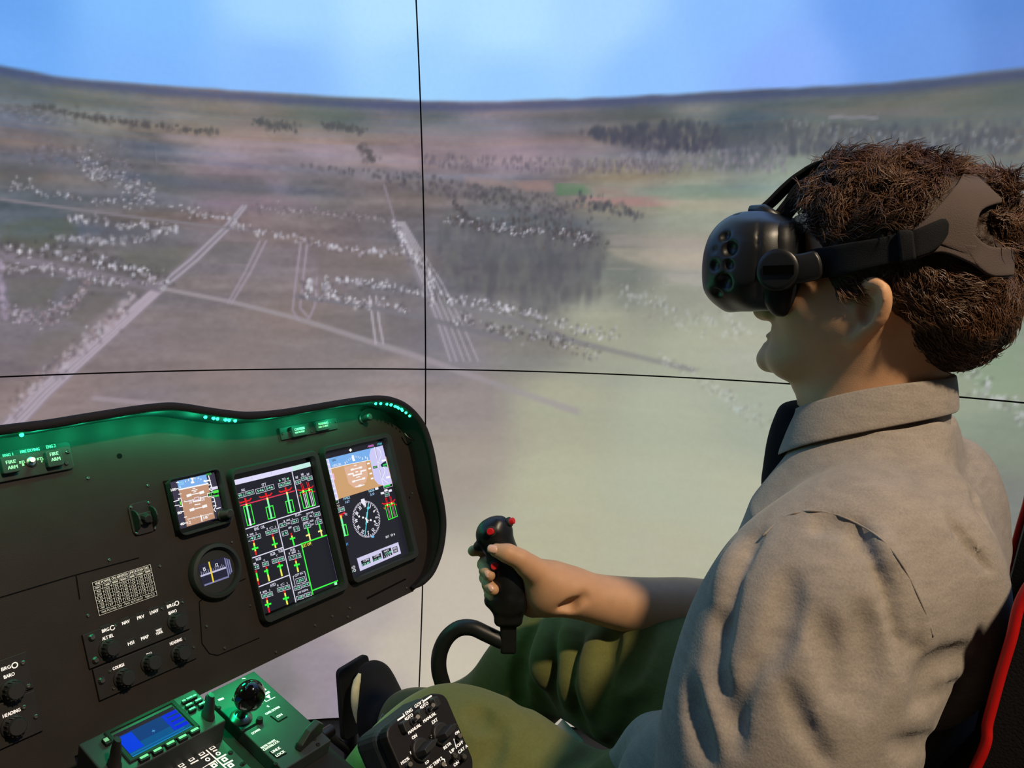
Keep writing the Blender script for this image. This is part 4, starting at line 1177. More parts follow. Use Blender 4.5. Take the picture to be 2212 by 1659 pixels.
D.text('27',1000,635,70,70,(70,230,60)); D.line([(1085,580),(1150,565)], 60, (80,235,70)); D.line([(1100,670),(1165,660)], 40, (60,215,60)); D.line([(1045,505),(1130,485)], 60, (225,222,240))
for s,x,y in [('100',195,530),('80',330,1030),('40',385,1275)]: D.text(s,x,y,110 if len(s)>2 else 85,60,W2,bold=.0003)
for (x,y) in [(250,515),(260,380),(315,630),(375,1010),(435,1130),(430,1260),(950,340),(955,430),(1025,705),(1045,797),(1065,885)]: D.line([(x,y),(x+45,y-8)], 20, W2)
D.line([(205,790),(320,755),(300,725),(355,712),(395,890),(335,900),(325,865),(230,880)], 18, W2); D.poly([(255,810),(330,760),(380,880),(330,890),(320,850),(270,850)], (20,40,44)); D.line([(340,800),(355,850)], 26, (130,235,60))
D.line([(500,1170),(1040,1040)], 8, W2)
for k_ in range(19): D.line([(510+k_*29,1168-k_*7),(518+k_*29,(1205 if k_ % 5 == 0 else 1185)-k_*7)], 9, W2)
D.line([(790,1090),(812,1210)], 26, W2); D.text('18',890,1135,80,60,W2,bold=.0003); D.text('12',535,1245,70,60,W2); D.text('1013',960,195,100,45,(60,200,70))
D.line([(1130,945),(1210,920)], 20, W2)
D.mb.build('screen_picture', M_screen, sby)
mb = MB(); a, b = P(497, 1109, .02); mb.lathe([(.0075, .004), (.0075, .006), (.006, .007), (.0058, .0235), (.0045, .0245), (.0001, .0245)], (a-.002, b, 0), 16)
kb = mb.build('setting_knob', M_knob, sby, smooth=True, auto=35)
# ------------------------------------------------------------------ smooth solids: distance fields turned into one continuous surface
class Vol:
    def __init__(self, lo, hi, h):
        self.lo = np.array(lo, float); self.h = h
        self.n = np.ceil((np.array(hi, float)-self.lo)/h).astype(int)+1
        self.D = np.full(self.n, 1.0, np.float32)
        self.ax = [(self.lo[i]+np.arange(self.n[i])*h).astype(np.float32) for i in range(3)]
    def _sl(self, lo, hi, pad):
        i0 = np.clip(np.floor((np.array(lo)-pad-self.lo)/self.h).astype(int), 0, self.n)
        i1 = np.clip(np.ceil((np.array(hi)+pad-self.lo)/self.h).astype(int)+1, 0, self.n)
        if (i1 <= i0).any(): return None, None
        s = tuple(slice(a, b) for a, b in zip(i0, i1))
        return s, (self.ax[0][s[0]][:, None, None], self.ax[1][s[1]][None, :, None], self.ax[2][s[2]][None, None, :])
    def _put(self, s, d, k, op):
        a = self.D[s]; d = d.astype(np.float32)
        if op == 'add':
            if k > 0:
                h = np.maximum(k-np.abs(a-d), 0)/k; self.D[s] = np.minimum(a, d)-h*h*k*0.25
            else: self.D[s] = np.minimum(a, d)
        elif op == 'sub':
            d = -d
            if k > 0:
                h = np.maximum(k-np.abs(a-d), 0)/k; self.D[s] = np.maximum(a, d)+h*h*k*0.25
            else: self.D[s] = np.maximum(a, d)
    def cone(self, p, q, r0, r1, k=0.01, op='add', flat=None):
        """Round cone from p to q; flat = (axis, ratio) squashes it along a direction."""
        p = np.array(p, float); q = np.array(q, float); r = max(r0, r1)
        rr = r*(1.0 if flat is None else max(1.0, 1/min(flat[1], 1.0)))
        s, c = self._sl(np.minimum(p, q)-rr, np.maximum(p, q)+rr, k+3*self.h)
        if s is None: return
        d = q-p; L2 = max(d@d, 1e-12)
        x, y, z = c[0]-p[0], c[1]-p[1], c[2]-p[2]
        t = np.clip((x*d[0]+y*d[1]+z*d[2])/L2, 0, 1)
        X, Y, Z = x-t*d[0], y-t*d[1], z-t*d[2]
        if flat is None: dist = np.sqrt(X*X+Y*Y+Z*Z)-(r0+(r1-r0)*t)
        else:
            a = np.array(flat[0], float); a /= np.linalg.norm(a)
            w = X*a[0]+Y*a[1]+Z*a[2]; e = 1/flat[1]**2-1
            dist = np.sqrt(np.maximum(X*X+Y*Y+Z*Z+w*w*e, 0))-(r0+(r1-r0)*t)
            if flat[1] < 1: dist = dist*(0.5+0.5*flat[1])
        self._put(s, dist, k, op)
    def chain(self, pts, rad, k=0.01, op='add', flat=None):
        for i in range(len(pts)-1): self.cone(pts[i], pts[i+1], rad[i], rad[i+1], k, op, flat)
    def ell(self, c, axes, k=0.01, op='add', rot=None):
        """Ellipsoid; rot is a 3x3 matrix whose rows are its own axes."""
        c = np.array(c, float); axes = np.array(axes, float); r = axes.max()
        s, g = self._sl(c-r, c+r, k+3*self.h)
        if s is None: return
        x, y, z = g[0]-c[0], g[1]-c[1], g[2]-c[2]
        if rot is not None:
            R_ = np.array(rot); x, y, z = [R_[i, 0]*x+R_[i, 1]*y+R_[i, 2]*z for i in range(3)]
        k0 = np.sqrt((x/axes[0])**2+(y/axes[1])**2+(z/axes[2])**2)
        k1 = np.sqrt((x/axes[0]**2)**2+(y/axes[1]**2)**2+(z/axes[2]**2)**2)
        self._put(s, k0*(k0-1)/np.maximum(k1, 1e-6), k, op)
    def box(self, c, half, r, k=0.005, op='add', rot=None):
        c = np.array(c, float); half = np.array(half, float); m = np.linalg.norm(half)+r
        s, g = self._sl(c-m, c+m, k+3*self.h)
        if s is None: return
        x, y, z = g[0]-c[0], g[1]-c[1], g[2]-c[2]
        if rot is not None:
            R_ = np.array(rot); x, y, z = [R_[i, 0]*x+R_[i, 1]*y+R_[i, 2]*z for i in range(3)]
        x, y, z = np.abs(x)-half[0]+r, np.abs(y)-half[1]+r, np.abs(z)-half[2]+r
        d = np.sqrt(np.maximum(x, 0)**2+np.maximum(y, 0)**2+np.maximum(z, 0)**2)+np.minimum(np.maximum(np.maximum(x, y), z), 0)-r
        self._put(s, d, k, op)
    def plane(self, p, n, k=0.0):
        """Cuts away everything on the side n points to."""
        n = np.array(n, float); n /= np.linalg.norm(n)
        d = (self.ax[0][:, None, None]-p[0])*n[0]+(self.ax[1][None, :, None]-p[1])*n[1]+(self.ax[2][None, None, :]-p[2])*n[2]
        self._put(tuple(slice(None) for _ in range(3)), -d, k, 'sub')
    def smooth(self, it=1):
        for _ in range(it):
            for a in range(3):
                D = self.D; E_ = D.copy()
                sl = lambda i, j: tuple(slice(i, j) if q == a else slice(None) for q in range(3))
                E_[sl(1, -1)] = D[sl(1, -1)]*0.5+0.25*(D[sl(0, -2)]+D[sl(2, None)])
                self.D = E_
    def surface(self):
        D = self.D; neg = D < 0
        c = [neg[i:neg.shape[0]-1+i, j:neg.shape[1]-1+j, k:neg.shape[2]-1+k] for i in (0, 1) for j in (0, 1) for k in (0, 1)]
        cnt = sum(q.astype(np.int8) for q in c)
        act = (cnt > 0) & (cnt < 8)
        I = np.argwhere(act)
        idx = np.full(act.shape, -1, np.int32); idx[act] = np.arange(len(I))
        co = {(i, j, k): D[I[:, 0]+i, I[:, 1]+j, I[:, 2]+k] for i in (0, 1) for j in (0, 1) for k in (0, 1)}
        acc = np.zeros((len(I), 3)); num = np.zeros(len(I))
        for a in range(3):
            o = [q for q in range(3) if q != a]
            for u in (0, 1):
                for w in (0, 1):
                    p0 = [0, 0, 0]; p0[o[0]] = u; p0[o[1]] = w; p1 = list(p0); p1[a] = 1
                    d0, d1 = co[tuple(p0)], co[tuple(p1)]
                    m = (d0 < 0) != (d1 < 0)
                    t = np.where(m, d0/np.where(m, d0-d1, 1), 0)
                    pos = np.tile(np.array(p0, float), (len(I), 1)); pos[:, a] = t
                    acc[m] += pos[m]; num[m] += 1
        V = self.lo+(I+acc/num[:, None])*self.h
        F = []
        for a in range(3):
            o = [q for q in range(3) if q != a]
            sl0 = [slice(None)]*3; sl1 = [slice(None)]*3
            sl0[a] = slice(0, -1); sl1[a] = slice(1, None)
            for q in o: sl0[q] = slice(1, -1); sl1[q] = slice(1, -1)
            s0, s1 = neg[tuple(sl0)], neg[tuple(sl1)]
            for flag in (True, False):
                m = (s0 & ~s1) if flag else (~s0 & s1)
                E_ = np.argwhere(m)
                if not len(E_): continue
                for q in o: E_[:, q] += 1
                def cell(du, dw):
                    c_ = E_.copy(); c_[:, o[0]] -= du; c_[:, o[1]] -= dw
                    return idx[c_[:, 0], c_[:, 1], c_[:, 2]]
                quad = np.stack([cell(1, 1), cell(0, 1), cell(0, 0), cell(1, 0)], 1)
                if (a == 1) == flag: quad = quad[:, ::-1]
                F.append(quad)
        F = np.concatenate(F); F = F[(F >= 0).all(1)]
        return V, F

def relax(V, F, it=2, lam=0.5):
    """Laplacian smoothing of a quad mesh."""
    e = np.concatenate([F[:, [0, 1]], F[:, [1, 2]], F[:, [2, 3]], F[:, [3, 0]]])
    for _ in range(it):
        A_ = np.zeros_like(V); n = np.zeros(len(V))
        np.add.at(A_, e[:, 0], V[e[:, 1]]); np.add.at(A_, e[:, 1], V[e[:, 0]])
        np.add.at(n, e[:, 0], 1); np.add.at(n, e[:, 1], 1)
        V = V+lam*(A_/n[:, None]-V)
    return V

def sdf_obj(name, vols, m, parent=None, it=2, local=None):
    """One mesh object of one or several volumes."""
    Vs, Fs, n = [], [], 0
    for v in (vols if isinstance(vols, list) else [vols]):
        V, F = v.surface(); V = relax(V, F, it)
        Vs.append(V); Fs.append(F+n); n += len(V)
    V = np.concatenate(Vs); F = np.concatenate(Fs)
    if local is not None: V = V-np.array(local)
    return link(name, np_mesh(name, V, F), m, parent, smooth=True)

def _loft(self, x0, rows, p=2.2, k=0.02, op='add'):
    """Stack of rounded cross-sections; rows are (z, y front, y back, half width), z ascending; x0 is the middle plane."""
    r = np.array(sorted(rows), float); z = self.ax[2]
    lo = [x0-r[:, 3].max(), r[:, 1:3].min(), r[0, 0]]; hi = [x0+r[:, 3].max(), r[:, 1:3].max(), r[-1, 0]]
    s, g = self._sl(lo, hi, k+3*self.h)
    x, y, zz = g
    zc = np.clip(zz, r[0, 0], r[-1, 0])
    f = lambda i: np.interp(zc, r[:, 0], r[:, i])
    yf, yb, w = f(1), f(2), f(3)
    c = (yf+yb)/2; hl = np.abs(yf-yb)/2
    q = (np.abs((y-c)/hl)**p+np.abs((x-x0)/w)**p)**(1/p)-1
    d = q*np.minimum(hl, w)
    d = np.maximum(d, np.maximum(r[0, 0]-zz, zz-r[-1, 0]))
    self._put(s, d, k, op)
Vol.loft = _loft

def _sample(self, P_):
    i = np.rint((np.asarray(P_)-self.lo)/self.h).astype(int)
    ok = ((i >= 0) & (i < self.n)).all(-1)
    i = np.clip(i, 0, self.n-1)
    return np.where(ok, self.D[i[..., 0], i[..., 1], i[..., 2]], 1.0)
Vol.sample = _sample

def _march(self, p, d, t0, t1, step=0.0012):
    """First hit of a ray with the solid, or None."""
    d = np.array(d, float); d /= np.linalg.norm(d)
    t = np.arange(t0, t1, step); Q_ = np.array(p)+t[:, None]*d
    v = self.sample(Q_); h = np.nonzero(v < 0)[0]
    return None if not len(h) else Q_[h[0]]
Vol.march = _march

def _seen(self, u, v, t0=0.4, t1=1.8):
    return self.march(CAM, ray(u, v), t0, t1)
Vol.seen = _seen

def _grad(self, P_):
    i = np.clip(np.rint((np.asarray(P_)-self.lo)/self.h).astype(int), 1, self.n-2)
    g = np.stack([self.D[i[..., 0]+1, i[..., 1], i[..., 2]]-self.D[i[..., 0]-1, i[..., 1], i[..., 2]],
                  self.D[i[..., 0], i[..., 1]+1, i[..., 2]]-self.D[i[..., 0], i[..., 1]-1, i[..., 2]],
                  self.D[i[..., 0], i[..., 1], i[..., 2]+1]-self.D[i[..., 0], i[..., 1], i[..., 2]-1]], -1)
    return g/(np.linalg.norm(g, axis=-1, keepdims=True)+1e-9)
Vol.grad = _grad

def crease(vol, px, r=0.006, k=0.014, depth=0.3, op='sub', ends=0.35):
    """A fold pressed into (or raised on) the cloth along a line seen at the given points."""
    pts = []
    for u, v in spline(np.array(px, float), 6):
        h = vol.seen(u, v)
        if h is not None: pts.append(h)
    if len(pts) < 2: return
    P_ = np.array(pts); N_ = vol.grad(P_)
    n = len(P_); t = np.linspace(0, 1, n); w = ends+(1-ends)*np.sin(np.pi*np.clip(t, .02, .98))
    C_ = P_+N_*(r*(1-depth)*(1 if op == 'sub' else -1))
    vol.chain(C_, r*w, k, op)

def _limb(self, pts, rad, k=0.01, n=5):
    """Limb through the points with radii that change smoothly."""
    q = spline(np.array(pts, float), n); r = np.interp(np.arange(len(q))/n, range(len(pts)), rad)
    r[1:-1] = (r[:-2]+2*r[1:-1]+r[2:])/4
    self.chain(q, r, k)
Vol.limb = _limb
# ------------------------------------------------------------------ centre console
SG = math.radians(16.5)
_dp = PAN.w(*PAN.p(545, 1444, 0), 0)
_dd = float((CM@(_dp-CAM))[2])
CON = Plane(W(545, 1453, _dd-0.035), (1, 0, 0), (0, math.cos(SG), math.sin(SG)))
console = empty('center_console', CON.M4(), 'sloping centre console with a blue screen unit and the gear lever, lit green', 'console')
M_con = mat('console_grey', (50, 56, 56), 0.55, noise=0.1, nscale=60, spec=0.35)
M_con_d = mat('console_dark', (26, 26, 27), 0.7, spec=0.3)
M_ball = mat('ball_black', (9, 8, 10), 0.12, spec=0.6, coat=0.6)
M_key = mat('key_pale', (150, 178, 158), 0.5, emit=0.05)
Q = CON.p
def con_block(name, xl, xr, yt, yb, z0, z1, m, parent, label=None, bevel=.001):
    mb = MB(); mb.box((xl, yb, z0), (xr, yt, z1)); o = mb.build(name, m, parent, bevel=bevel)
    if label: o['label'] = label
    return o
# body
xr_ = Q(640, 1530, 0)[0]; xl_ = Q(170, 1612, .0)[0]-.05; yt_ = Q(500, 1473, 0)[1]
body = con_block('console_body', xl_, xr_-.003, yt_-.012, yt_-.27, -.30, -.004, M_con_d, console, bevel=.003)
# screen unit, standing proud
NU = .03
nx0 = Q(172, 1611, NU)[0]; nx1 = Q(462, 1530, NU)[0]; ny1 = Q(300, 1545, NU)[1]; ny0 = Q(400, 1603, NU)[1]
navu = con_block('screen_unit', nx0, nx1, ny1, ny0, -.004, NU, M_con, console, 'raised console unit with a blue screen and small keys', .0015)
sq = [np.array(Q(*p_, NU)) for p_ in [(246,1591),(377,1530),(414,1571),(287,1637)]]
sx0, sx1 = (sq[0][0]+sq[3][0])/2, (sq[1][0]+sq[2][0])/2; sy1, sy0 = (sq[0][1]+sq[1][1])/2, (sq[2][1]+sq[3][1])/2
mb = MB()
rect = lambda a, b, c, d: [(a, b), (c, b), (c, d), (a, d)]
def sub4(pts):
    return pts
mb.ring(rect(sx0-.006, sy0-.005, sx1+.006, sy1+.010), rect(sx0-.001, sy0-.001, sx1+.001, sy1+.006), NU, NU+.002, NU+.0004)
mb.build('screen_frame', M_con_d, navu)
art = MB(); w_, h_ = sx1-sx0, sy1-sy0
def ar(s0, t0, s1, t1, z, c): art.flat([(sx0+s0*w_, sy1-t1*h_), (sx0+s1*w_, sy1-t1*h_), (sx0+s1*w_, sy1-t0*h_), (sx0+s0*w_, sy1-t0*h_)], NU+.0005+z*1e-4, lin(c))
ar(0, -.07, 1, 1, 0, (42, 30, 44)); ar(0, .08, 1, .92, 1, (22, 62, 122)); ar(0, .6, 1, 1, 1.2, (16, 84, 140)); ar(0, .12, .235, .82, 2, (10, 62, 222)); ar(0, .86, .9, .9, 2, (20, 110, 170))
for k_ in range(4): ar(.74, .1+.2*k_, 1, .23+.2*k_, 2, (16, 34, 225))
ar(.74, .1, .8, .83, 2.1, (16, 50, 205)); ar(.47, .46, .52, .49, 3, (70, 160, 215)); ar(.49, .42, .5, .53, 3, (70, 160, 215)); ar(0, .96, 1, 1, 3, (25, 130, 180))
art.build('screen_picture', attr_emission('console_picture', 1.0), navu)
def key(u, v, w, h, rot=0, parent=navu, n=NU):
    a, b = Q(u, v, n+.004)
    mb = MB(); mb.prism(rrect(a, b, w, h, .0008, 2, rot), n, n+.004); k0_ = mb.build('key', M_con_d, parent, bevel=.0005)
    mb = MB(); mb.prism(rrect(a, b+.0006, w*.8, h*.5, .0006, 2, rot), n+.0038, n+.0044)
    # pale legend printed on the key
    o = mb.build('key_legend', M_key, parent)
    return k0_
for (u, v) in [(312,1635),(341,1620),(369,1605),(395,1592),(421,1577)]: key(u, v, .0105, .006)
key(230, 1599, .0055, .010)
for (u, v) in [(398,1514),(410,1508),(421,1503),(429,1512),(437,1520),(409,1522),(416,1531)]: key(u, v, .009 if (u, v) not in ((398,1514),(421,1503)) else .005, .0045)
def paddle(u, v, h, parent, n, w=.008, name='selector_knob'):
    a, b = Q(u, v, n)
    mb = MB(); mb.lathe([(.0095, n), (.0095, n+.004), (.008, n+.006), (.007, n+h*.6), (.0045, n+h), (.0001, n+h)], (a, b, 0), 12, sx=.6)
    return mb.build(name, M_knob, parent, smooth=True, auto=40)
paddle(449, 1548, .030, navu, NU); paddle(247, 1655, .034, navu, NU)
# lower annunciator unit
ay1 = ny0-.012
an = con_block('annunciator_unit', nx0, Q(489,1607,0)[0], Q(470, 1600, 0)[1], Q(470,1600,0)[1]-.08, -.004, .001, M_con, console, 'console unit printed with white boxes and circles', .0006)
tx = MB()
class CT(Disp):
    def __init__(s, n): Disp.__init__(s, n, CON)
c = CT(.0012); c.set(360, 1560, 11.06)
for (x, y) in [(1085,610),(835,750),(590,885),(345,1025),(110,1150)]: c.line([(x-70,y+10),(x+25,y-45),(x+72,y-5),(x-20,y+50)], 20, WH, True)
for (x0,y0,x1,y1) in [(1125,690,1190,665),(830,860,985,770),(590,990,740,915),(400,1090,450,1070)]: c.line([(x0,y0),(x1,y1)], 30, WH)
for (x, y) in [(1230,750),(980,890)]: c.line([(x+48*math.cos(t),y+34*math.sin(t)) for t in np.linspace(0,6.283,13)[:-1]], 20, WH, True)
c.line([(940,660),(1420,1100)], 26, WH)
for (x, y) in [(1385,890),(1535,1030),(1135,1035)]: c.line([(x-70,y),(x+5,y-45),(x+65,y),(x-10,y+50)], 30, WH, True)
for (x0,y0,x1,y1) in [(1220,880,1400,780),(1350,1030,1560,920),(1030,1000,1150,930)]: c.line([(x0,y0),(x1,y1)], 36, WH)
for f_ in [[(870,1090),(1100,950)],[(1150,920),(1215,990)]]: c.line(f_, 16, WH)
o = c.mb.build('lettering', M_back, an)
for (u, v) in [(498,1626),(523,1651)]: screw(u, v, .0026, an, M_con_d, .001, pl=CON)
# gear lever unit
GU = .014
gx0, gx1 = Q(500, 1556, GU)[0], Q(630, 1522, GU)[0]; gy1 = Q(500, 1473, GU)[1]; gy0 = Q(668, 1629, GU)[1]
gear = con_block('gear_unit', gx0, gx1, gy1, gy0, -.004, GU, M_con, console, 'landing gear lever unit at the right side of the console', .0012)
c = CT(GU+.0003); c.set(400, 1440, 6.144)
def ctext(s, x0, y0, x1, y1, h):
    a = np.array(c.q(x0, y0)); b = np.array(c.q(x1, y1)); hh = abs(c.q((x0+x1)/2, (y0+y1)/2+h/2)[1]-c.q((x0+x1)/2, (y0+y1)/2-h/2)[1])
    m_ = (a+b)/2; c.mb.text(s, m_[0], m_[1], hh, w=abs(b[0]-a[0]), z=c.lay(), bold=.00025, col=(1, 1, 1))
ctext('OVER DOWN', 1065, 630, 1250, 535, 34); ctext('ON', 1215, 668, 1285, 632, 36); ctext('DOWN', 882, 888, 992, 835, 34)
ctext('NOSE WHEEL', 1010, 1080, 1200, 970, 34); ctext('CENTERLOCK', 1035, 1108, 1245, 990, 34); ctext('UNLK', 1145, 1135, 1265, 1075, 42); ctext('LOCK', 1205, 1185, 1320, 1120, 42)
c.poly([(1065,405),(1115,365),(1135,425)], WH); c.line([(1025,325),(1060,305)], 22, WH); c.line([(1030,385),(1105,340)], 26, WH); c.line([(1040,435),(1075,465),(1190,405)], 8, WH)
c.line([(455,440),(495,425)], 24, WH); c.line([(1095,525),(1105,530)], 16, WH); c.line([(765,160),(790,158)], 12, WH)
c.mb.build('lettering', M_back, gear)
def con_groove(pts, w=.0009):
    mb = MB()
    q_ = np.array([Q(400+x/6.144, 1440+y/6.144, GU) for x, y in pts])
    for a_, b_ in zip(q_[:-1], q_[1:]):
        d = b_-a_; d /= np.linalg.norm(d); s = np.array([-d[1], d[0]])*w
        mb.flat([a_-s, b_-s, b_+s, a_+s], GU+.0003)
    mb.build('switch_outline', M_dark, gear)
con_groove([(1130,655),(1235,735),(1355,665)]); con_groove([(1115,1130),(1220,1215),(1345,1150)]); con_groove([(745,875),(975,745)], .0016)
for (u, v) in [(505,1511),(473,1529),(557,1557),(679,1597),(687,1609),(595,1651),(527,1649),(524,1578)]: screw(u, v, .0024, gear, M_con_d, GU, pl=CON)
# lever: chrome collar, stem, black ball
a, b = Q(520, 1551, GU)
mb = MB(); mb.lathe([(.0125, GU), (.0125, GU+.002), (.010, GU+.005), (.0075, GU+.006), (.006, GU+.003)], (a, b, 0), 20)
col_ = mb.build('lever_collar', M_steel, gear, smooth=True, auto=35)
top = CON.loc(W(540, 1502, float((CM@(CON.w(a, b, GU)-CAM))[2])-0.035))
base = np.array([a, b, GU+.002]); tp = np.array(top); ax_ = (tp-base)/np.linalg.norm(tp-base)
mb = MB(); mb.tube([base, base+(tp-base)*.45, base+(tp-base)*.75], [.0052, .0048, .0062], 12)
mb.build('lever_stem', M_knob, gear, smooth=True)
mb = MB(); e2 = np.cross(ax_, [1, 0, 0]); e2 /= np.linalg.norm(e2); e1 = np.cross(e2, ax_)
prof = [(.0165*math.sin(t)*(1-.18*math.cos(t)*-1 if False else 1-.1*math.cos(t)*-1), -.0205*math.cos(t)) for t in np.linspace(0.001, math.pi-.001, 17)]
mb.lathe([(r, z) for r, z in prof], (0, 0, 0), 24, xf=lambda x, y, z: tuple(tp+e1*x+e2*y+ax_*z))
mb.build('lever_ball', M_ball, gear, smooth=True)
gl = CON.w(a+.004, b-.004, GU+.012)
lamp('lever_glow', 'POINT', gl, .004, (.02, 1, .3), shadow_soft_size=.003)
# wedge handle
mb = MB(); q0 = np.array(Q(642, 1622, GU)); q1 = np.array(Q(690, 1578, GU)); d_ = (q1-q0); L_ = np.linalg.norm(d_); d_ /= L_; s_ = np.array([-d_[1], d_[0]])
prof = [(0, GU), (.001, GU+.008), (L_*.35, GU+.019), (L_*.75, GU+.021), (L_, GU+.012), (L_, GU)]
vs = []
for sg in (-.0045, .0045):
    for t, z in prof: vs.append((*(q0+d_*t+s_*sg), z))
n6 = len(prof)
mb.add(vs, [tuple(range(n6)), tuple(range(2*n6-1, n6-1, -1))]+[(i, n6+i, n6+(i+1) % n6, (i+1) % n6) for i in range(n6)])
mb.build('wedge_handle', M_knob, gear, bevel=.0015)
mb = MB(); a2, b2 = Q(560, 1560, GU); mb.lathe([(.004, GU), (.0035, GU+.006), (.0001, GU+.007)], (a2, b2, 0), 12); mb.build('lock_pin', M_con_d, gear, smooth=True, auto=40)
# green lamps under the panel's lower edge light the console
for (u, v, e) in [(300,1562,.4),(420,1506,.5),(515,1466,.75)]:
    a, b = CON.p(u, v, 0)
    gl_ = lamp('under_panel_glow', 'SPOT', CON.w(a, b-.012, .085), e, (.0, 1.0, .30), shadow_soft_size=.01, spot_size=math.radians(125), spot_blend=.9)
    aim(gl_, CON.w(a, b-.075, 0))

# ------------------------------------------------------------------ pedal
PED = Plane(W(770, 1500, 1.47), (1, 0, 0), (0, math.cos(math.radians(80)), math.sin(math.radians(80))))
pedal = empty('rudder_pedal', PED.M4(), 'black rudder pedal plate behind the dark shoe', 'pedal')
M_ped = mat('pedal_black', (22, 21, 21), 0.6, spec=0.35)
q = PED.poly([(733,1449),(796,1411),(814,1560),(744,1604)])
mb = MB(); mb.prism(round_poly(q[::-1], .012), -.012, 0); mb.build('foot_plate', M_ped, pedal, bevel=.002)
mb = MB(); p0, p1 = PED.p(775, 1590), PED.p(742, 1690)
mb.tube([(p0[0], p0[1]+.03, -.02), (p0[0], p0[1]-.05, -.03), (p0[0]-.01, p0[1]-.25, -.06)], [.014, .014, .016], 12)
mb.build('pedal_arm', M_ped, pedal, smooth=True)
mb = MB(); pj = PED.loc(W(706, 1583, 1.40)); mb.lathe([(.006, -.014), (.0105, -.012), (.0105, .012), (.006, .014)], pj, 14, axis='x'); mb.build('pivot_bolt', M_dsteel, pedal, smooth=True, auto=40)
mb = MB(); mb.tube([pj, (p0[0], p0[1]-.04, -.03)], .007, 10); mb.build('link_rod', M_ped, pedal, smooth=True)

# ------------------------------------------------------------------ collective lever head
SC_ = math.radians(57)
CLP = Plane(W(915, 1590, .72), (1, 0, 0), (0, math.cos(SC_), math.sin(SC_)))
coll = empty('collective_lever', CLP.M4(), 'black collective lever head with toggle switches and white lettering', 'control lever')
M_coll = mat('collective_black', (30, 27, 28), 0.5, noise=0.1, nscale=70, spec=0.35)
M_coll2 = mat('collective_grey', (52, 56, 58), 0.55, spec=0.35)
C = CLP.p
out = CLP.poly([(828,1577),(933,1497),(962,1499),(1022,1640),(1022,1672),(905,1752)])
mb = MB(); pl_ = round_poly(out[::-1], .012, 4); mb.prism(pl_, -.012, 0); mb.build('switch_plate', M_coll, coll, bevel=.0015)
mb = MB(); cq = np.array(pl_); cc_ = cq.mean(0); mb.prism([tuple(cc_+(p_-cc_)*1.0) for p_ in cq], -.052, -.013); 
bx = mb.build('lever_housing', M_coll2, coll, bevel=.010, seg=4)
mb = MB(); a, b = C(850, 1600); lo_ = np.array([a-.004, b-.012, -.035])
mb.tube([(a-.012, b-.018, -.030), (a-.10, b-.15, -.07), (a-.12, b-.4, -.16)], [.019, .021, .022], 16)
mb.build('twist_grip', M_coll2, coll, smooth=True)
c = Disp(.0004, CLP); c.set(720, 1400, 5.53)
def kt(s, x, y, w, h, sl=-.66, bold=.0002):
    a = np.array(c.q(x-w/2, y-w/2*sl)); b = np.array(c.q(x+w/2, y+w/2*sl)); hh = abs(c.q(x, y+h/2)[1]-c.q(x, y-h/2)[1])
    m_ = (a+b)/2; c.mb.text(s, m_[0], m_[1], hh, w=abs(b[0]-a[0]), z=c.lay(), bold=bold, col=(1, 1, 1))
for s, x, y, w, h in [('1 ENG',890,765,105,48),('GOV 2',1025,665,105,48),('AUTO',900,825,98,48),('AUTO',1082,685,98,48),('MANUAL',970,962,150,44),('MANUAL',1150,825,150,44),
     ('EXT',1212,870,62,48),('ON',968,1058,55,48),('L',932,1245,22,44),('L',1180,1048,22,44),('102%',858,1345,95,44),('RETR',1362,1165,88,44),('OFF',1512,1145,75,44),
     ('CAT A',1548,1205,112,46),('UP',1420,1225,55,46),('ON',1468,1380,60,46),('ENG TRIM 2',1205,1385,200,50),('ON',1478,1010,45,42),('LO',1120,1362,40,40)]: kt(s, x, y, w, h)
c.line([(772,860),(848,808)], 20, WH); c.line([(1082,632),(1168,572)], 20, WH); c.line([(1300,1325),(1325,1330),(1345,1400)], 14, WH); c.line([(1440,1090),(1470,1195)], 14, WH)
c.mb.build('lettering', M_back, coll)
def c3(x, y, n=0): return C(720+x/5.53, 1400+y/5.53, n)
def toggle(x, y, dx, dy, r=.0021, guard=None):
    a, b = c3(x, y)
    mb = MB(); mb.lathe([(.004, 0), (.004, .0015), (.0028, .003), (.0024, .003)], (a, b, 0), 6)
    e = c3(x+dx, y+dy, .011); mb.tube([(a, b, .002), ((a+e[0])/2, (b+e[1])/2, .008), (e[0], e[1], .013)], [r*.7, r*.85, r], 8)
    mb.build('toggle_switch', M_dsteel, coll, smooth=True, auto=40)
for x, y, dx, dy in [(945,880,50,-55),(1130,745,50,-60),(1490,1070,10,-20),(1440,1300,5,-10),(1548,1310,5,-10),(890,1405,15,-15),(1290,1415,15,-25)]: toggle(x, y, dx, dy)
for x, y in [(868,935),(1050,795),(1230,645)]:
    a, b = c3(x, y, .005); mb = MB(); mb.prism(rrect(a, b, .0085, .011, .002), 0, .007, top_scale=.85); mb.build('switch_guard', M_knob, coll, bevel=.001)
def pointer_knob(x, y, rot):
    a, b = c3(x, y, .008); mb = MB()
    mb.lathe([(.0105, 0), (.0105, .004), (.0095, .005)], (a, b, 0), 20)
    cs, sn = math.cos(rot), math.sin(rot)
    f = lambda x_, y_, z_: (a+x_*cs-y_*sn, b+x_*sn+y_*cs, z_)
    mb.prism([(-.0095, -.003), (.005, -.004), (.0145, 0), (.005, .004), (-.0095, .003)], .004, .017, top_scale=.8, xf=f)
    mb.build('pointer_knob', M_knob, coll, bevel=.0012)
pointer_knob(1090, 1200, .15); pointer_knob(1330, 1010, .15)
for x, y in [(810,980),(1150,1060),(930,1175)]: screw(0, 0, .0016, coll, M_dsteel, 0, px=c3(x, y))

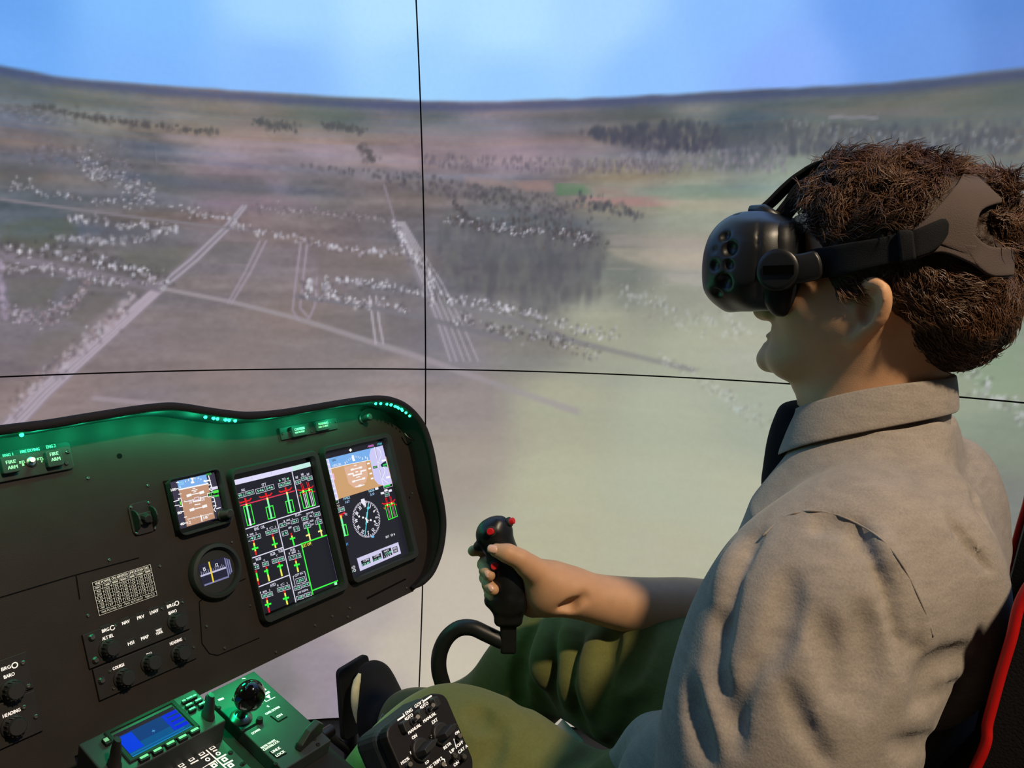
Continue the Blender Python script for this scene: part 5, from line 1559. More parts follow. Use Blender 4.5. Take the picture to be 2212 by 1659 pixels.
# ------------------------------------------------------------------ cyclic stick
M_tube = mat('tube_black', (24, 26, 28), 0.42, spec=0.5)
M_grip = mat('grip_black', (20, 20, 21), 0.38, spec=0.5)
M_red = mat('button_red', (205, 28, 32), 0.4, spec=0.5)
GC = W(1090, 1250, 1.0)
cyc = empty('cyclic_stick', Matrix.Translation(Vector(W(985, 1659, 1.02).tolist())), 'black cyclic stick on a curved tube, red buttons on its grip', 'joystick')
CB = np.array(cyc.matrix_world.translation)
mb = MB()
tp_ = [(1112,1392,1.0),(1085,1385,1.0),(1050,1369,1.002),(1020,1356,1.005),(990,1358,1.008),(965,1378,1.01),(950,1410,1.012),(948,1445,1.014),(957,1480,1.018),(970,1520,1.022),(980,1580,1.03),(985,1700,1.045)]
mb.tube(spline([W(*p_)-CB for p_ in tp_], 5), .0104, 16)
mb.build('curved_tube', M_tube, cyc, smooth=True)
v = Vol(GC-np.array([.1, .12, .13]), GC+np.array([.1, .12, .12]), .0018)
X = lambda u, v_, d=1.0: W(u, v_, d)
vx = CM[0]; vz = CM[2]; vy = CM[1]
# grip body
v.limb([X(1099,1308), X(1098,1262), X(1093,1222), X(1083,1190), X(1077,1172)], [.0225,.0245,.0215,.0175,.0165], .006)
v.cone(X(1108,1285), X(1112,1240), .0155, .0150, .012)
# head
v.ell(X(1069,1148), (.0205, .021, .0190), .008, rot=[vx, vz, vy])
v.ell(X(1050,1158), (.0125, .016, .0155), .010, rot=[vx, vz, vy])
v.cone(X(1078,1142), X(1091,1140), .0145, .0075, .008); v.cone(X(1080,1130,.995), X(1084,1124,.998), .0085, .0055, .006)
v.cone(X(1092,1150), X(1095,1185), .0065, .0055, .008)
v.ell(X(1036,1180,1.01), (.0085, .010, .007), .008, rot=[vx, vz, vy])
# lower collar and stem block
v.cone(X(1063,1297,.992), X(1098,1296,.985), .0105, .0120, .005)
v.box(X(1098,1300), (.0225, .022, .012), .008, .005, rot=[vx, vz, vy])
v.box(X(1098,1325), (.0185, .019, .014), .008, .003, rot=[vx, vz, vy])
v.box(X(1098,1369), (.0105, .0105, .024), .003, .003, rot=[vx, vz, vy])
sdf_obj('grip', v, M_grip, cyc, 2, CB)
def red_button(u, v_, d, r, h, nrm):
    p_ = X(u, v_, d)-CB; n_ = np.array(nrm, float); n_ /= np.linalg.norm(n_)
    a_ = np.cross(n_, [0, 0, 1]); a_ /= np.linalg.norm(a_); b_ = np.cross(n_, a_)
    mb = MB(); mb.lathe([(r, -.004), (r, h*.8), (r*.85, h), (r*.5, h*1.02), (.0001, h)], (0, 0, 0), 18, xf=lambda x, y, z: tuple(p_+a_*x+b_*y+n_*z))
    mb.build('button', M_red, cyc, smooth=True, auto=40)
    mb = MB(); mb.lathe([(r*1.5, -.004), (r*1.5, .0005), (r*1.3, .0012), (r*1.05, .0012)], (0, 0, 0), 18, xf=lambda x, y, z: tuple(p_+a_*x+b_*y+n_*z))
    mb.build('button_collar', M_bezel, cyc, smooth=True, auto=40)
red_button(1061, 1148, .980, .0046, .007, -vz-.25*vx+.15*vy)
red_button(1102, 1127, .996, .0042, .006, vx*.9-vz*.45+.4*vy)
red_button(1069, 1223, .976, .0048, .007, -vz-.1*vx+.25*vy)
red_button(1054, 1298, .990, .0040, .004, -vx*.95-vz*.3)
# ------------------------------------------------------------------ the pilot
MX = 0.826                                     # his middle plane
def HS(u, v, o=0.0):
    """Point seen at (u, v) lying o to the pilot's left of his middle plane."""
    d = ray(u, v); t = (MX-o-CAM[0])/d[0]
    return CAM+d*t
def mirror(p): return np.array([2*MX-p[0], p[1], p[2]])

def skin_material():
    m = mat('skin', (206, 158, 120), 0.5, noise=0.07, nscale=45, bump=0.12, bscale=900, spec=0.35, sss=0.18)
    return m
M_skin = skin_material()
M_nail = mat('nail', (226, 180, 160), 0.3, spec=0.5)
M_hair = mat('hair_brown', (52, 37, 27), 0.55, noise=0.3, nscale=120, bump=0.9, bscale=420, spec=0.35)
M_hair2 = mat('hair_strand', (92, 63, 42), 0.42, noise=0.4, nscale=60, spec=0.45)

person = empty('person', Matrix.Translation(Vector((MX, 0.15, 0.62))), 'seated pilot in a grey shirt and olive trousers gripping the stick', 'person')
PB = np.array((MX, 0.15, 0.62))

# ---- head and neck
hv = Vol((MX-.125, -.02, .98), (MX+.125, .33, 1.40), .0024)
rows = []
for v, xf, xb, w in [(470,1726,2120,.064),(520,1716,2135,.070),(570,1708,2135,.073),(620,1698,2125,.073),(660,1690,2110,.071),(690,1678,2085,.069),(715,1671,2070,.066),
                     (731,1672,2050,.063),(748,1674,2035,.059),(766,1664,2020,.054),(782,1662,2000,.049),(800,1674,1985,.043),(817,1700,1975,.038),(832,1735,1970,.034)]:
    a, b = HS(xf, v), HS(xb, v); rows.append(((a[2]+b[2])/2, a[1], b[1], w))
rows = sorted(rows)
hv.loft(MX, rows, 2.15, .02)
hv.ell(HS(1942, 516), (.067, .085, .062), .03)
hv.ell(HS(2000, 640), (.056, .052, .052), .03)
for sgn in (1, -1):
    P_ = lambda u, v, o: (lambda q: q if sgn > 0 else mirror(q))(HS(u, v, o))
    hv.cone(P_(1840,705,.052), P_(1712,783,.022), .017, .015, .03)
    hv.ell(P_(1745,655,.050), (.018, .022, .018), .03)
    # ear
    ear = [(1866,640,.068),(1868,622,.074),(1878,613,.079),(1894,613,.083),(1906,624,.085),(1911,645,.085),(1908,668,.083),(1898,690,.081),(1880,706,.078),(1862,722,.074),(1848,733,.070),(1838,730,.067),(1838,715,.066)]
    pts = spline([P_(u, v, o) for u, v, o in ear], 3)
    hv.chain(pts, np.interp(np.linspace(0, 1, len(pts)), [0, .5, .8, 1], [.0036, .0046, .0042, .0048]), .005)
    c_ = P_(1882, 665, .066); n_ = np.array([-sgn*.93, -.36, 0])
    hv.ell(c_, (.010, .016, .022), .006, rot=[n_/np.linalg.norm(n_), [.36*-sgn, .93, 0], [0, 0, 1]])
    hv.chain([P_(1884,632,.078), P_(1893,655,.080), P_(1888,683,.078), P_(1872,700,.074)], [.003,.0034,.0034,.003], .005)
    hv.cone(P_(1855,668,.071), P_(1856,685,.071), .0042, .0042, .005)
    hv.ell(P_(1873,672,.079), (.0065, .007, .012), .004, op='sub')
    hv.ell(P_(1887,646,.088), (.005, .005, .010), .004, op='sub')
# lips, chin, nose
hv.ell(HS(1668, 727), (.018, .0062, .0045), .006); hv.ell(HS(1669, 741), (.016, .0062, .005), .006)
hv.cone(HS(1655,734,.022), HS(1655,734,-.022), .0022, .0022, .004, 'sub')
hv.ell(HS(1662, 776), (.019, .0125, .0135), .012)
hv.chain([HS(1690,590), HS(1668,640), HS(1650,668)], [.009,.011,.0115], .014); 
for o in (.011, -.011): hv.ell(HS(1664, 676, o), (.006, .008, .006), .008)
hv.chain([HS(1915,690), HS(1890,800), HS(1872,900)], [.054,.0525,.054], .03)
hv.cone(HS(1812,850), HS(1835,930), .022, .03, .03)
hv.cone(HS(1868,905), (MX, .14, 1.0), .052, .06, .03)
# ---- right forearm and hand
av = Vol((.70, .25, .72), (1.08, .66, .96), .0021)
X_ = W
av.limb([X_(1655,1352,1.07), X_(1560,1332,1.058), X_(1480,1320,1.045), X_(1400,1312,1.03), X_(1300,1296,1.012), X_(1225,1276,1.0), X_(1195,1268,1.0)], [.046,.045,.0425,.037,.0305,.0262,.0262], .006)
av.cone(X_(1228,1276,1.0), X_(1170,1262,1.0), .0265, .0255, .02)
# palm, heel of the hand, thenar
av.cone(X_(1185,1278,1.005), X_(1128,1262,1.035), .0255, .0215, .02); av.cone(X_(1178,1290,.995), X_(1150,1305,1.012), .019, .017, .015)
av.cone(X_(1160,1240,1.018), X_(1112,1215,1.042), .0175, .0145, .016); av.cone(X_(1160,1255,1.02), X_(1118,1250,1.046), .0175, .0145, .016)
av.cone(X_(1160,1270,1.02), X_(1120,1272,1.044), .016, .0135, .016); av.cone(X_(1160,1285,1.016), X_(1122,1291,1.038), .0145, .012, .016)
av.cone(X_(1185,1255,.988), X_(1140,1222,.972), .0205, .0150, .018)
av.chain([X_(1262,1292,.972), X_(1232,1304,.976), X_(1210,1306,.978)], [.002,.0035,.002], .014, 'sub')
# thumb, bent over the near side
av.chain([X_(1150,1230,.975), X_(1122,1207,.966), X_(1098,1196,.964), X_(1072,1189,.967)], [.0135,.0112,.0108,.0088], .008)
# fingers
def fing(pts, r): av.chain([X_(*p_) for p_ in pts], r, .0035)
fing([(1112,1212,1.043),(1078,1196,1.04),(1050,1187,1.03),(1022,1190,1.018)], [.0105,.0092,.0083,.0074])
fing([(1116,1245,1.047),(1072,1222,1.042),(1046,1219,1.018),(1049,1233,.988),(1058,1243,.975)], [.0105,.0096,.0090,.0082,.0074])
fing([(1118,1268,1.046),(1078,1250,1.042),(1050,1248,1.016),(1055,1264,.986),(1066,1274,.974)], [.0102,.0094,.0088,.0080,.0074])
fing([(1120,1290,1.040),(1082,1276,1.038),(1058,1274,1.014),(1058,1286,.994),(1064,1291,.985)], [.009,.0084,.0078,.0070,.0062])
# ---- the rest of the body, under the clothes
bv = Vol((.44, -.05, -.0), (1.20, 1.02, 1.16), .009)
bv.loft(MX, [(.56,.27,.05,.15),(.70,.28,.05,.15),(.85,.25,.03,.16),(1.0,.22,.045,.16),(1.07,.18,.09,.07)], 2.3, .03)
bv.chain([(MX-.14,.11,1.03), W(1760,1400,.63), W(1700,1620,.61)], [.05,.05,.045], .03)
bv.chain([(MX+.15,.12,1.03), (1.04,.20,.90), W(1640,1350,1.07)], [.05,.05,.042], .03)
bv.chain([(MX-.09,.16,.62), W(1212,1808,.84), W(962,1636,.905)], [.07,.055,.045], .03)
bv.chain([(MX+.09,.16,.66), W(1380,1445,1.075), W(1195,1405,1.17)], [.075,.06,.042], .03)
bv.chain([W(960,1636,.905), W(825,1740,.99), W(705,1845,1.08)], [.045,.042,.032], .03)
bv.chain([W(1195,1405,1.17), W(1075,1530,1.26), W(870,1573,1.37)], [.042,.042,.030], .03)
# left forearm towards the collective, below the frame
bv.chain([W(1700,1640,.61), (.50,.26,.66), (.455,.34,.63)], [.045,.038,.028], .02)
body = sdf_obj('body', [hv, av, bv], M_skin, person, 2, PB)

# nails
def nail(u, v, d, w, l, rot, parent=person):
    p_ = W(u, v, d); n_ = -CM[2]*.9+CM[1]*.35-CM[0]*.15; n_ /= np.linalg.norm(n_)
    a_ = CM[0]*math.cos(rot)+CM[1]*math.sin(rot); a_ -= n_*(a_@n_); a_ /= np.linalg.norm(a_); b_ = np.cross(n_, a_)
    mb = MB(); 
    vs = []; 
    for i in range(7):
        t = -1+2*i/6
        for j in range(5):
            s = -1+2*j/4
            vs.append(p_+a_*l*t*(1-.12*s*s)+b_*w*s*(1-.25*abs(t)**3)-n_*.0022*s*s-n_*.0006*t*t-PB)
    fs = [(i*5+j, i*5+j+1, (i+1)*5+j+1, (i+1)*5+j) for i in range(6) for j in range(4)]
    mb.add(vs, fs); o = mb.build('fingernail', M_nail, parent, smooth=True)
    sd = o.modifiers.new('thick', 'SOLIDIFY'); sd.thickness = .0008
    return o
def nail_on(u, v, w, l, rot):
    h = av.seen(u, v)
    if h is None: return
    d = float(CM[2]@(h-CAM)); nail(u, v, d-.0006, w, l, rot)
nail_on(1064, 1186, .0052, .0068, math.radians(-14)); nail_on(1053, 1240, .0042, .0048, math.radians(-55)); nail_on(1060, 1270, .0040, .0046, math.radians(-50))

# ---- hair
gv = Vol((MX-.13, -.02, 1.08), (MX+.13, .30, 1.42), .0026)
gv.ell(HS(1950, 508), (.0785, .0955, .0640), .02)
_hr = []
for v, w in [(430,.068),(480,.0765),(530,.0800),(580,.0810),(625,.0800),(660,.0760)]:
    a, b = HS(1700, v), HS(2140, v); _hr.append(((a[2]+b[2])/2, a[1], b[1], w))
gv.loft(MX, _hr, 2.2, .02)
gv.ell(HS(2035, 655), (.068, .0595, .0640), .03)
gv.ell(HS(1885, 412), (.055, .050, .024), .03)
gv.ell(HS(1830, 425), (.045, .024, .020), .03)
# hairline: cut away the face and the neck
def cut_line(p0, p1):
    a, b = HS(*p0), HS(*p1); d = b-a; n = np.array([0, -d[2], d[1]]); 
    return a, n
a_, n_ = cut_line((1768,440),(1852,650)); 
if n_@(HS(1700,650)-a_) < 0: n_ = -n_
D1 = (gv.ax[1][None, :, None]-a_[1])*n_[1]/np.linalg.norm(n_)+(gv.ax[2][None, None, :]-a_[2])*n_[2]/np.linalg.norm(n_)
a2_, n2_ = cut_line((1930,640),(1985,790))
if n2_@(HS(1800,760)-a2_) < 0: n2_ = -n2_
D2 = (gv.ax[1][None, :, None]-a2_[1])*n2_[1]/np.linalg.norm(n2_)+(gv.ax[2][None, None, :]-a2_[2])*n2_[2]/np.linalg.norm(n2_)
zc = HS(1880, 642)[2]
D2 = np.minimum(D2, zc-gv.ax[2][None, None, :])
gv._put((slice(None),)*3, np.broadcast_to(-D1, gv.D.shape), .012, 'sub')
gv._put((slice(None),)*3, np.broadcast_to(-D2, gv.D.shape), .010, 'sub')
for sgn in (1, -1):
    f = (lambda q: q) if sgn > 0 else mirror
    gv.cone(f(HS(1812,590,.062)), f(HS(1832,632,.066)), .010, .006, .01)
D3 = (gv.ax[2][None, None, :]-HS(2000, 806)[2])
gv._put((slice(None),)*3, np.broadcast_to(D3, gv.D.shape).copy(), .01, 'sub')
gsm = gv.D.copy()
# lumpy curls
xx, yy, zz = gv.ax[0][:, None, None], gv.ax[1][None, :, None], gv.ax[2][None, None, :]
wv = np.sin(xx*310+np.sin(yy*190)*1.7+1.1)*np.sin(yy*265+np.sin(zz*230)*1.6)*np.sin(zz*300+np.sin(xx*160)*1.8)
wv2 = np.sin(xx*130+yy*90+.4)*np.sin(yy*120-zz*110)*np.sin(zz*140+xx*60)
top_w = np.clip((zz-1.20)/.1, .35, 1)
gv.D = gv.D-(wv*.0034+wv2*.0034).astype(np.float32)*top_w.astype(np.float32)
hair = sdf_obj('hair', gv, M_hair, person, 1, PB)
STRAP_PX = []                                   # headset bands keep the strands off their path (filled below)
def in_poly(q, P):
    c_ = False
    for i in range(len(P)):
        (x1, y1), (x2, y2) = P[i-1], P[i]
        if (y1 > q[1]) != (y2 > q[1]) and q[0] < (x2-x1)*(q[1]-y1)/(y2-y1)+x1: c_ = not c_
    return c_
BAND = [(1735,540),(1940,498),(1975,500),(2060,400),(2085,352),(2160,420),(2190,520),(2195,598),(2120,598),(2060,560),(1985,568),(1740,612)]
HOLE = [(2128,470),(2150,448),(2185,460),(2190,524),(2150,522),(2128,505)]
def strands(n, seed):
    """Short wavy locks that lie along the hair's surface; neighbours share their direction."""
    r = np.random.default_rng(seed)
    V0 = np.array([v_.co for v_ in hair.data.vertices], float)+PB
    N0 = gv.grad(V0)
    c_ = (V0-CAM)@CM.T; U, Vv = CX+F_PX*c_[:, 0]/c_[:, 2], CY-F_PX*c_[:, 1]/c_[:, 2]
    pr_ = np.where(V0[:, 0] > MX+.05, .4, 1.0)
    ids = r.permutation(len(V0)); keep = []
    while len(keep) < n:
        for i in ids:
            if len(keep) >= n: break
            if r.random() > pr_[i]: continue
            p_, u, v = V0[i], U[i], Vv[i]; near = p_[0] < MX+.02
            if near and in_poly((u, v), BAND) and not in_poly((u, v), HOLE): continue
            if near and u < 1800 and v > 520: continue
            if near and (u < 1925 and v > 628 or 1845 < u < 1925 and v > 602): continue
            if hv.sample((p_+N0[i]*.003)[None])[0] < 0: continue
            keep.append(i)
    P_ = V0[keep]; N_ = N0[keep]; P_ = P_+r.normal(0, .0008, P_.shape)
    top = np.clip((P_[:, 2]-1.22)/.10, 0, 1)[:, None]
    q = P_*1.0
    sw = np.stack([np.sin(q[:, 1]*95+np.sin(q[:, 2]*70+2)*1.8), np.sin(q[:, 2]*100+np.sin(q[:, 0]*80)*1.7+1), np.sin(q[:, 0]*90+np.sin(q[:, 1]*85)*1.9+4)], 1)
    flow = np.array([0, -.75, -.4])*(1.0-.35*top)-np.array([0, 0, .5])*(1-top)+sw*(.30+.65*top)+r.normal(0, .16, P_.shape)
    tg = flow-N_*(flow*N_).sum(1, keepdims=True); tg /= np.linalg.norm(tg, axis=1, keepdims=True)+1e-9
    sd = np.cross(N_, tg)
    L_ = (r.uniform(.013, .026, len(P_))[:, None])*(.75+.4*top)
    ph = (np.sin(q[:, 0]*60+q[:, 1]*75)*3+np.sin(q[:, 2]*80)*3+r.normal(0, .5, len(P_)))[:, None]
    w_ = r.uniform(4.5, 7.5, len(P_))[:, None]; cr = r.uniform(.0015, .0034, len(P_))[:, None]*(.4+.8*top)
    rad = r.uniform(.00022, .00050, len(P_))[:, None]
    m = 6; pts = []
    for j in range(m):
        t = j/(m-1)
        pts.append(P_-N_*.002+tg*L_*t+sd*cr*(np.sin(ph+w_*t)-np.sin(ph))+N_*((.0026+.0014*top)*math.sin(3.1*t)+cr*.3*(np.cos(ph+w_*t)-np.cos(ph))*t)-PB)
    pts = np.stack(pts, 1)                                   # n, m, 3
    T = np.gradient(pts, axis=1); T /= np.linalg.norm(T, axis=2, keepdims=True)+1e-9
    a = np.cross(T, N_[:, None]); a /= np.linalg.norm(a, axis=2, keepdims=True)+1e-9; b = np.cross(T, a)
    rr_ = rad[:, :, None]*np.array([.9, 1.15, 1.2, 1.0, .75, .25])[None, :, None]
    q_ = pts[:, -1]+PB-CAM; q_ = q_@CM.T; tu, tv_ = CX+F_PX*q_[:, 0]/q_[:, 2], CY-F_PX*q_[:, 1]/q_[:, 2]
    ok = np.array([not (P_[i, 0] < MX and in_poly((tu[i], tv_[i]), BAND) and not in_poly((tu[i], tv_[i]), HOLE)) for i in range(len(P_))])
    pts, rr_, a, b, P_ = pts[ok], rr_[ok], a[ok], b[ok], P_[ok]
    ring = np.stack([pts+rr_*(a*math.cos(2.0944*k_)+b*math.sin(2.0944*k_)) for k_ in range(3)], 2)   # n, m, 3, 3
    idx = np.arange(len(P_)*m*3).reshape(len(P_), m, 3)
    nx = np.roll(idx, -1, 2)
    Fq = np.stack([idx[:, :-1], nx[:, :-1], nx[:, 1:], idx[:, 1:]], -1).reshape(-1, 4)
    return ring.reshape(-1, 3), Fq
sv, sf = strands(36000, 5)
so = link('hair_curls', np_mesh('hair_curls', sv, sf), M_hair2, hair, smooth=True)
so['kind'] = 'stuff'
# ------------------------------------------------------------------ clothes
def cloth_mat(name, c, c2, scale, bump):
    m = mat(name, c, 0.85, spec=0.15, sheen=0.15)
    nt = m.node_tree; b = nt.nodes['Principled BSDF']; tc = [n for n in nt.nodes if n.type == 'TEX_COORD'][0]
    mp = nt.nodes.new('ShaderNodeMapping'); mp.inputs['Scale'].default_value = (scale*.25, scale*.25, scale)
    n1 = nt.nodes.new('ShaderNodeTexNoise'); n1.inputs['Scale'].default_value = 1.0; n1.inputs['Detail'].default_value = 5
    n2 = nt.nodes.new('ShaderNodeTexNoise'); n2.inputs['Scale'].default_value = scale*3; n2.inputs['Detail'].default_value = 3
    nt.links.new(tc.outputs['Object'], mp.inputs['Vector']); nt.links.new(mp.outputs['Vector'], n1.inputs['Vector']); nt.links.new(tc.outputs['Object'], n2.inputs['Vector'])
    ad = nt.nodes.new('ShaderNodeMath'); ad.operation = 'ADD'; nt.links.new(n1.outputs['Fac'], ad.inputs[0]); nt.links.new(n2.outputs['Fac'], ad.inputs[1])
    cr = nt.nodes.new('ShaderNodeMapRange'); cr.inputs['From Min'].default_value = .7; cr.inputs['From Max'].default_value = 1.3
    nt.links.new(ad.outputs[0], cr.inputs['Value'])
    mx = nt.nodes.new('ShaderNodeMix'); mx.data_type = 'RGBA'; mx.inputs[6].default_value = (*lin(c), 1); mx.inputs[7].default_value = (*lin(c2), 1)
    nt.links.new(cr.outputs['Result'], mx.inputs[0]); nt.links.new(mx.outputs[2], b.inputs['Base Color'])
    bp = nt.nodes.new('ShaderNodeBump'); bp.inputs['Strength'].default_value = bump; bp.inputs['Distance'].default_value = .001
    nt.links.new(n2.outputs['Fac'], bp.inputs['Height']); nt.links.new(bp.outputs['Normal'], b.inputs['Normal'])
    return m
M_shirt = cloth_mat('shirt_linen', (134, 126, 118), (156, 146, 136), 180, .35)
M_trous = cloth_mat('trouser_olive', (100, 102, 56), (110, 112, 64), 120, .2)
M_chest = mat('chest_black', (20, 21, 26), 0.9, spec=0.1, bump=.3, bscale=500)
M_shoe = mat('shoe_black', (28, 27, 26), 0.8, bump=.3, bscale=600, spec=0.2)
M_sole = mat('sole_pale', (226, 218, 168), 0.7, noise=.2, nscale=60)

# ---- shirt
tv = Vol((.47, -.09, .57), (1.14, .40, 1.17), .0036)
tv.loft(MX, [(.58,.24,.045,.165),(.66,.285,.040,.175),(.74,.308,.034,.180),(.82,.285,.022,.184),(.90,.265,.012,.186),(.98,.248,.006,.186),(1.03,.232,.024,.172),(1.07,.208,.052,.120),(1.11,.190,.066,.075)], 2.5, .02)
for sgn in (1, -1):
    tv.chain([(MX-sgn*.05,.115,1.050), (MX-sgn*.165, .10 if sgn > 0 else .145, 1.028 if sgn > 0 else 1.005)], [.052,.060 if sgn > 0 else .055], .03)
    tv.ell((MX-sgn*.09, .060, 1.0), (.07, .045, .085), .03)
    
    if sgn > 0: tv.ell(HS(2050,1335,.14), (.045,.042,.085), .03)
tv.limb([W(1862,1235,.64), W(1790,1330,.625), W(1735,1430,.612), W(1690,1600,.60), W(1660,1760,.60)], [.070,.077,.0765,.0755,.0745], .03)
tv.chain([(MX+.155,.145,1.0), (1.03,.20,.91), W(1610,1345,1.075)], [.066,.070,.066], .04)
# the tail of the shirt lying over the lap
tv.chain([W(1345,1662,.80), W(1420,1625,.775), W(1520,1640,.72)], [.022,.030,.045], .03)
tv.chain([W(1480,1700,.70), W(1450,1780,.70)], [.06,.06], .03)
# folds, pressed in along the lines one sees
for px, r, k_, dp in [
    ([(1858,1132),(1890,1190),(1922,1280),(1945,1370),(1958,1450)], .005, .006, 1.15),
    ([(1938,1235),(1962,1300),(1982,1370),(1985,1430)], .0045, .006, 1.1),
    ([(1835,1128),(1850,1165),(1858,1200)], .004, .008, .6), ([(1800,1118),(1808,1150)], .0035, .008, .6), ([(1770,1118),(1774,1148)], .003, .008, .6),
    ([(1640,1150),(1600,1220),(1572,1310),(1560,1400)], .0045, .010, .4),
    ([(1562,1340),(1545,1420),(1560,1500),(1580,1560)], .0035, .012, .3),
    ([(1775,1340),(1800,1420),(1815,1500)], .005, .014, .2), ([(1700,1480),(1730,1560),(1780,1640)], .003, .010, .2),
    ([(1865,1330),(1878,1420),(1862,1530)], .006, .016, .2), ([(1705,1250),(1690,1340),(1660,1440)], .005, .014, .2), ([(1640,1420),(1600,1520),(1590,1620)], .003, .010, .2),
    ([(2044,1116),(2072,1152),(2104,1194),(2138,1232)], .0045, .003, 1.0),
    ([(2105,1065),(2122,1110),(2138,1140)], .003, .008, .5), ([(1968,1522),(2020,1505),(2085,1475)], .0045, .008, .6),
    ([(1930,1610),(1985,1612),(2045,1580)], .004, .010, .4),
    ([(1985,1478),(2040,1440),(2095,1410)], .005, .014, .35), ([(1490,1480),(1505,1560),(1530,1650)], .005, .012, .3)]:
    crease(tv, px, r, k_, dp)
for px, r in [([(1900,1150),(1935,1250),(1962,1360)], .004), ([(1590,1180),(1560,1290)], .005),
              ]:
    crease(tv, px, r, .014, .35, 'add')
# gentle unevenness of the cloth
xx, yy, zz = tv.ax[0][:, None, None], tv.ax[1][None, :, None], tv.ax[2][None, None, :]
tv.D = tv.D-(.0007*np.sin(xx*42+np.sin(zz*31)*1.5)*np.sin(zz*38+yy*22+np.sin(yy*35))+.0004*np.sin(yy*75+zz*40+np.sin(xx*50)*1.4)*np.sin(zz*64-xx*30)).astype(np.float32)
# neck opening
tv.chain([(MX-.058,.105,1.088), (MX-.03,.090,1.098), (MX+.03,.090,1.098), (MX+.058,.105,1.088)], [.018]*4, .03)
tv.cone((MX, .165, 1.09), (MX, .19, 1.22), .050, .06, .006, 'sub')
shirt = sdf_obj('shirt', tv, M_shirt, person, 2, PB)
shirt['label'] = 'grey linen shirt with rolled short sleeves'

# shoulder seam: a thin raised line of stitching along the sleeve cap
def on_shirt(px, lift=.001, n=6):
    out_ = []
    for u, v in spline(np.array(px, float), n):
        h = tv.seen(u, v)
        if h is not None: out_.append(h+tv.grad(h[None])[0]*lift-PB)
    return out_
def seam(px, r=.0011, name='seam'):
    q = on_shirt(px, .0002)
    if len(q) > 3:
        q = np.array(q); q[1:-1] = (q[:-2]+q[1:-1]*2+q[2:])/4
        mb = MB(); mb.tube(q, r, 6); return mb.build(name, M_shirt, shirt, smooth=True)
seam([(1648,1158),(1690,1120),(1740,1105),(1790,1108),(1850,1130),(1915,1175),(1965,1250),(2003,1335),(2015,1375)], .0009)
# collar: a folded band, open at the throat
def collar():
    vs = []; n = 44; m = 6
    zn, zm, zt_ = HS(2046, 816, .02)[2], HS(1890, 848, .064)[2], HS(1702, 893, .035)[2]
    yn, yt_ = HS(2048, 818, .02)[1], HS(1702, 893, .035)[1]
    yc, ry = (yn+yt_)/2, (yt_-yn)/2/math.cos(math.radians(10))
    def ring_(a): 
        cx_, sx_ = math.cos(a), math.sin(a); f = (1-cx_)/2
        return cx_, sx_, f, zn+(4*zm-3*zn-zt_)*f+(2*zn+2*zt_-4*zm)*f*f
    for i in range(n+1):
        a = math.radians(-152+304*i/n); cx_, sx_, f, zt = ring_(a)
        for j in range(m+1):
            s = j/m
            drop = (.033+.017*f**1.5)*s; outr = .002+.005*s+.022*s*min(1, 1.6*f)
            vs.append(np.array([MX-(.063+outr)*sx_, yc-(ry+outr*(1 if cx_ > 0 else 1+.75*cx_))*cx_+.003*f*s, zt-drop+.003*math.sin(s*3.14)])-PB)
    fs = [(i*(m+1)+j, i*(m+1)+j+1, (i+1)*(m+1)+j+1, (i+1)*(m+1)+j) for i in range(n) for j in range(m)]
    b = len(vs)
    for i in range(n+1):                                     # inner stand
        a = math.radians(-152+304*i/n); cx_, sx_, f, zt = ring_(a)
        for j in range(3):
            vs.append(np.array([MX-(.061+.002*j)*sx_, yc-(ry+.001*j)*cx_, zt-.003-.045*j])-PB)
    fs += [(b+i*3+j, b+i*3+j+1, b+(i+1)*3+j+1, b+(i+1)*3+j) for i in range(n) for j in range(2)]
    mb = MB(); mb.add(vs, fs); o = mb.build('collar', M_shirt, shirt, smooth=True)
    sd = o.modifiers.new('thick', 'SOLIDIFY'); sd.thickness = .0022
    ss = o.modifiers.new('smooth', 'SUBSURF'); ss.levels = 1; ss.render_levels = 1
    return o
collar()
# near-black piece over the chest front, below the collar
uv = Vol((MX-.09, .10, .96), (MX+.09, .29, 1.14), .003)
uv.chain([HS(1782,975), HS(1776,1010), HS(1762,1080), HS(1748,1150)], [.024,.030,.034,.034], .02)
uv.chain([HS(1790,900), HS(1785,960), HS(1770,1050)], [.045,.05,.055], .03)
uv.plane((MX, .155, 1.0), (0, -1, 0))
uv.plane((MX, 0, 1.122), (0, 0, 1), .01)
under = sdf_obj('chest_piece', uv, M_chest, person, 2, PB); under['label'] = 'near-black piece at the front of the shirt'

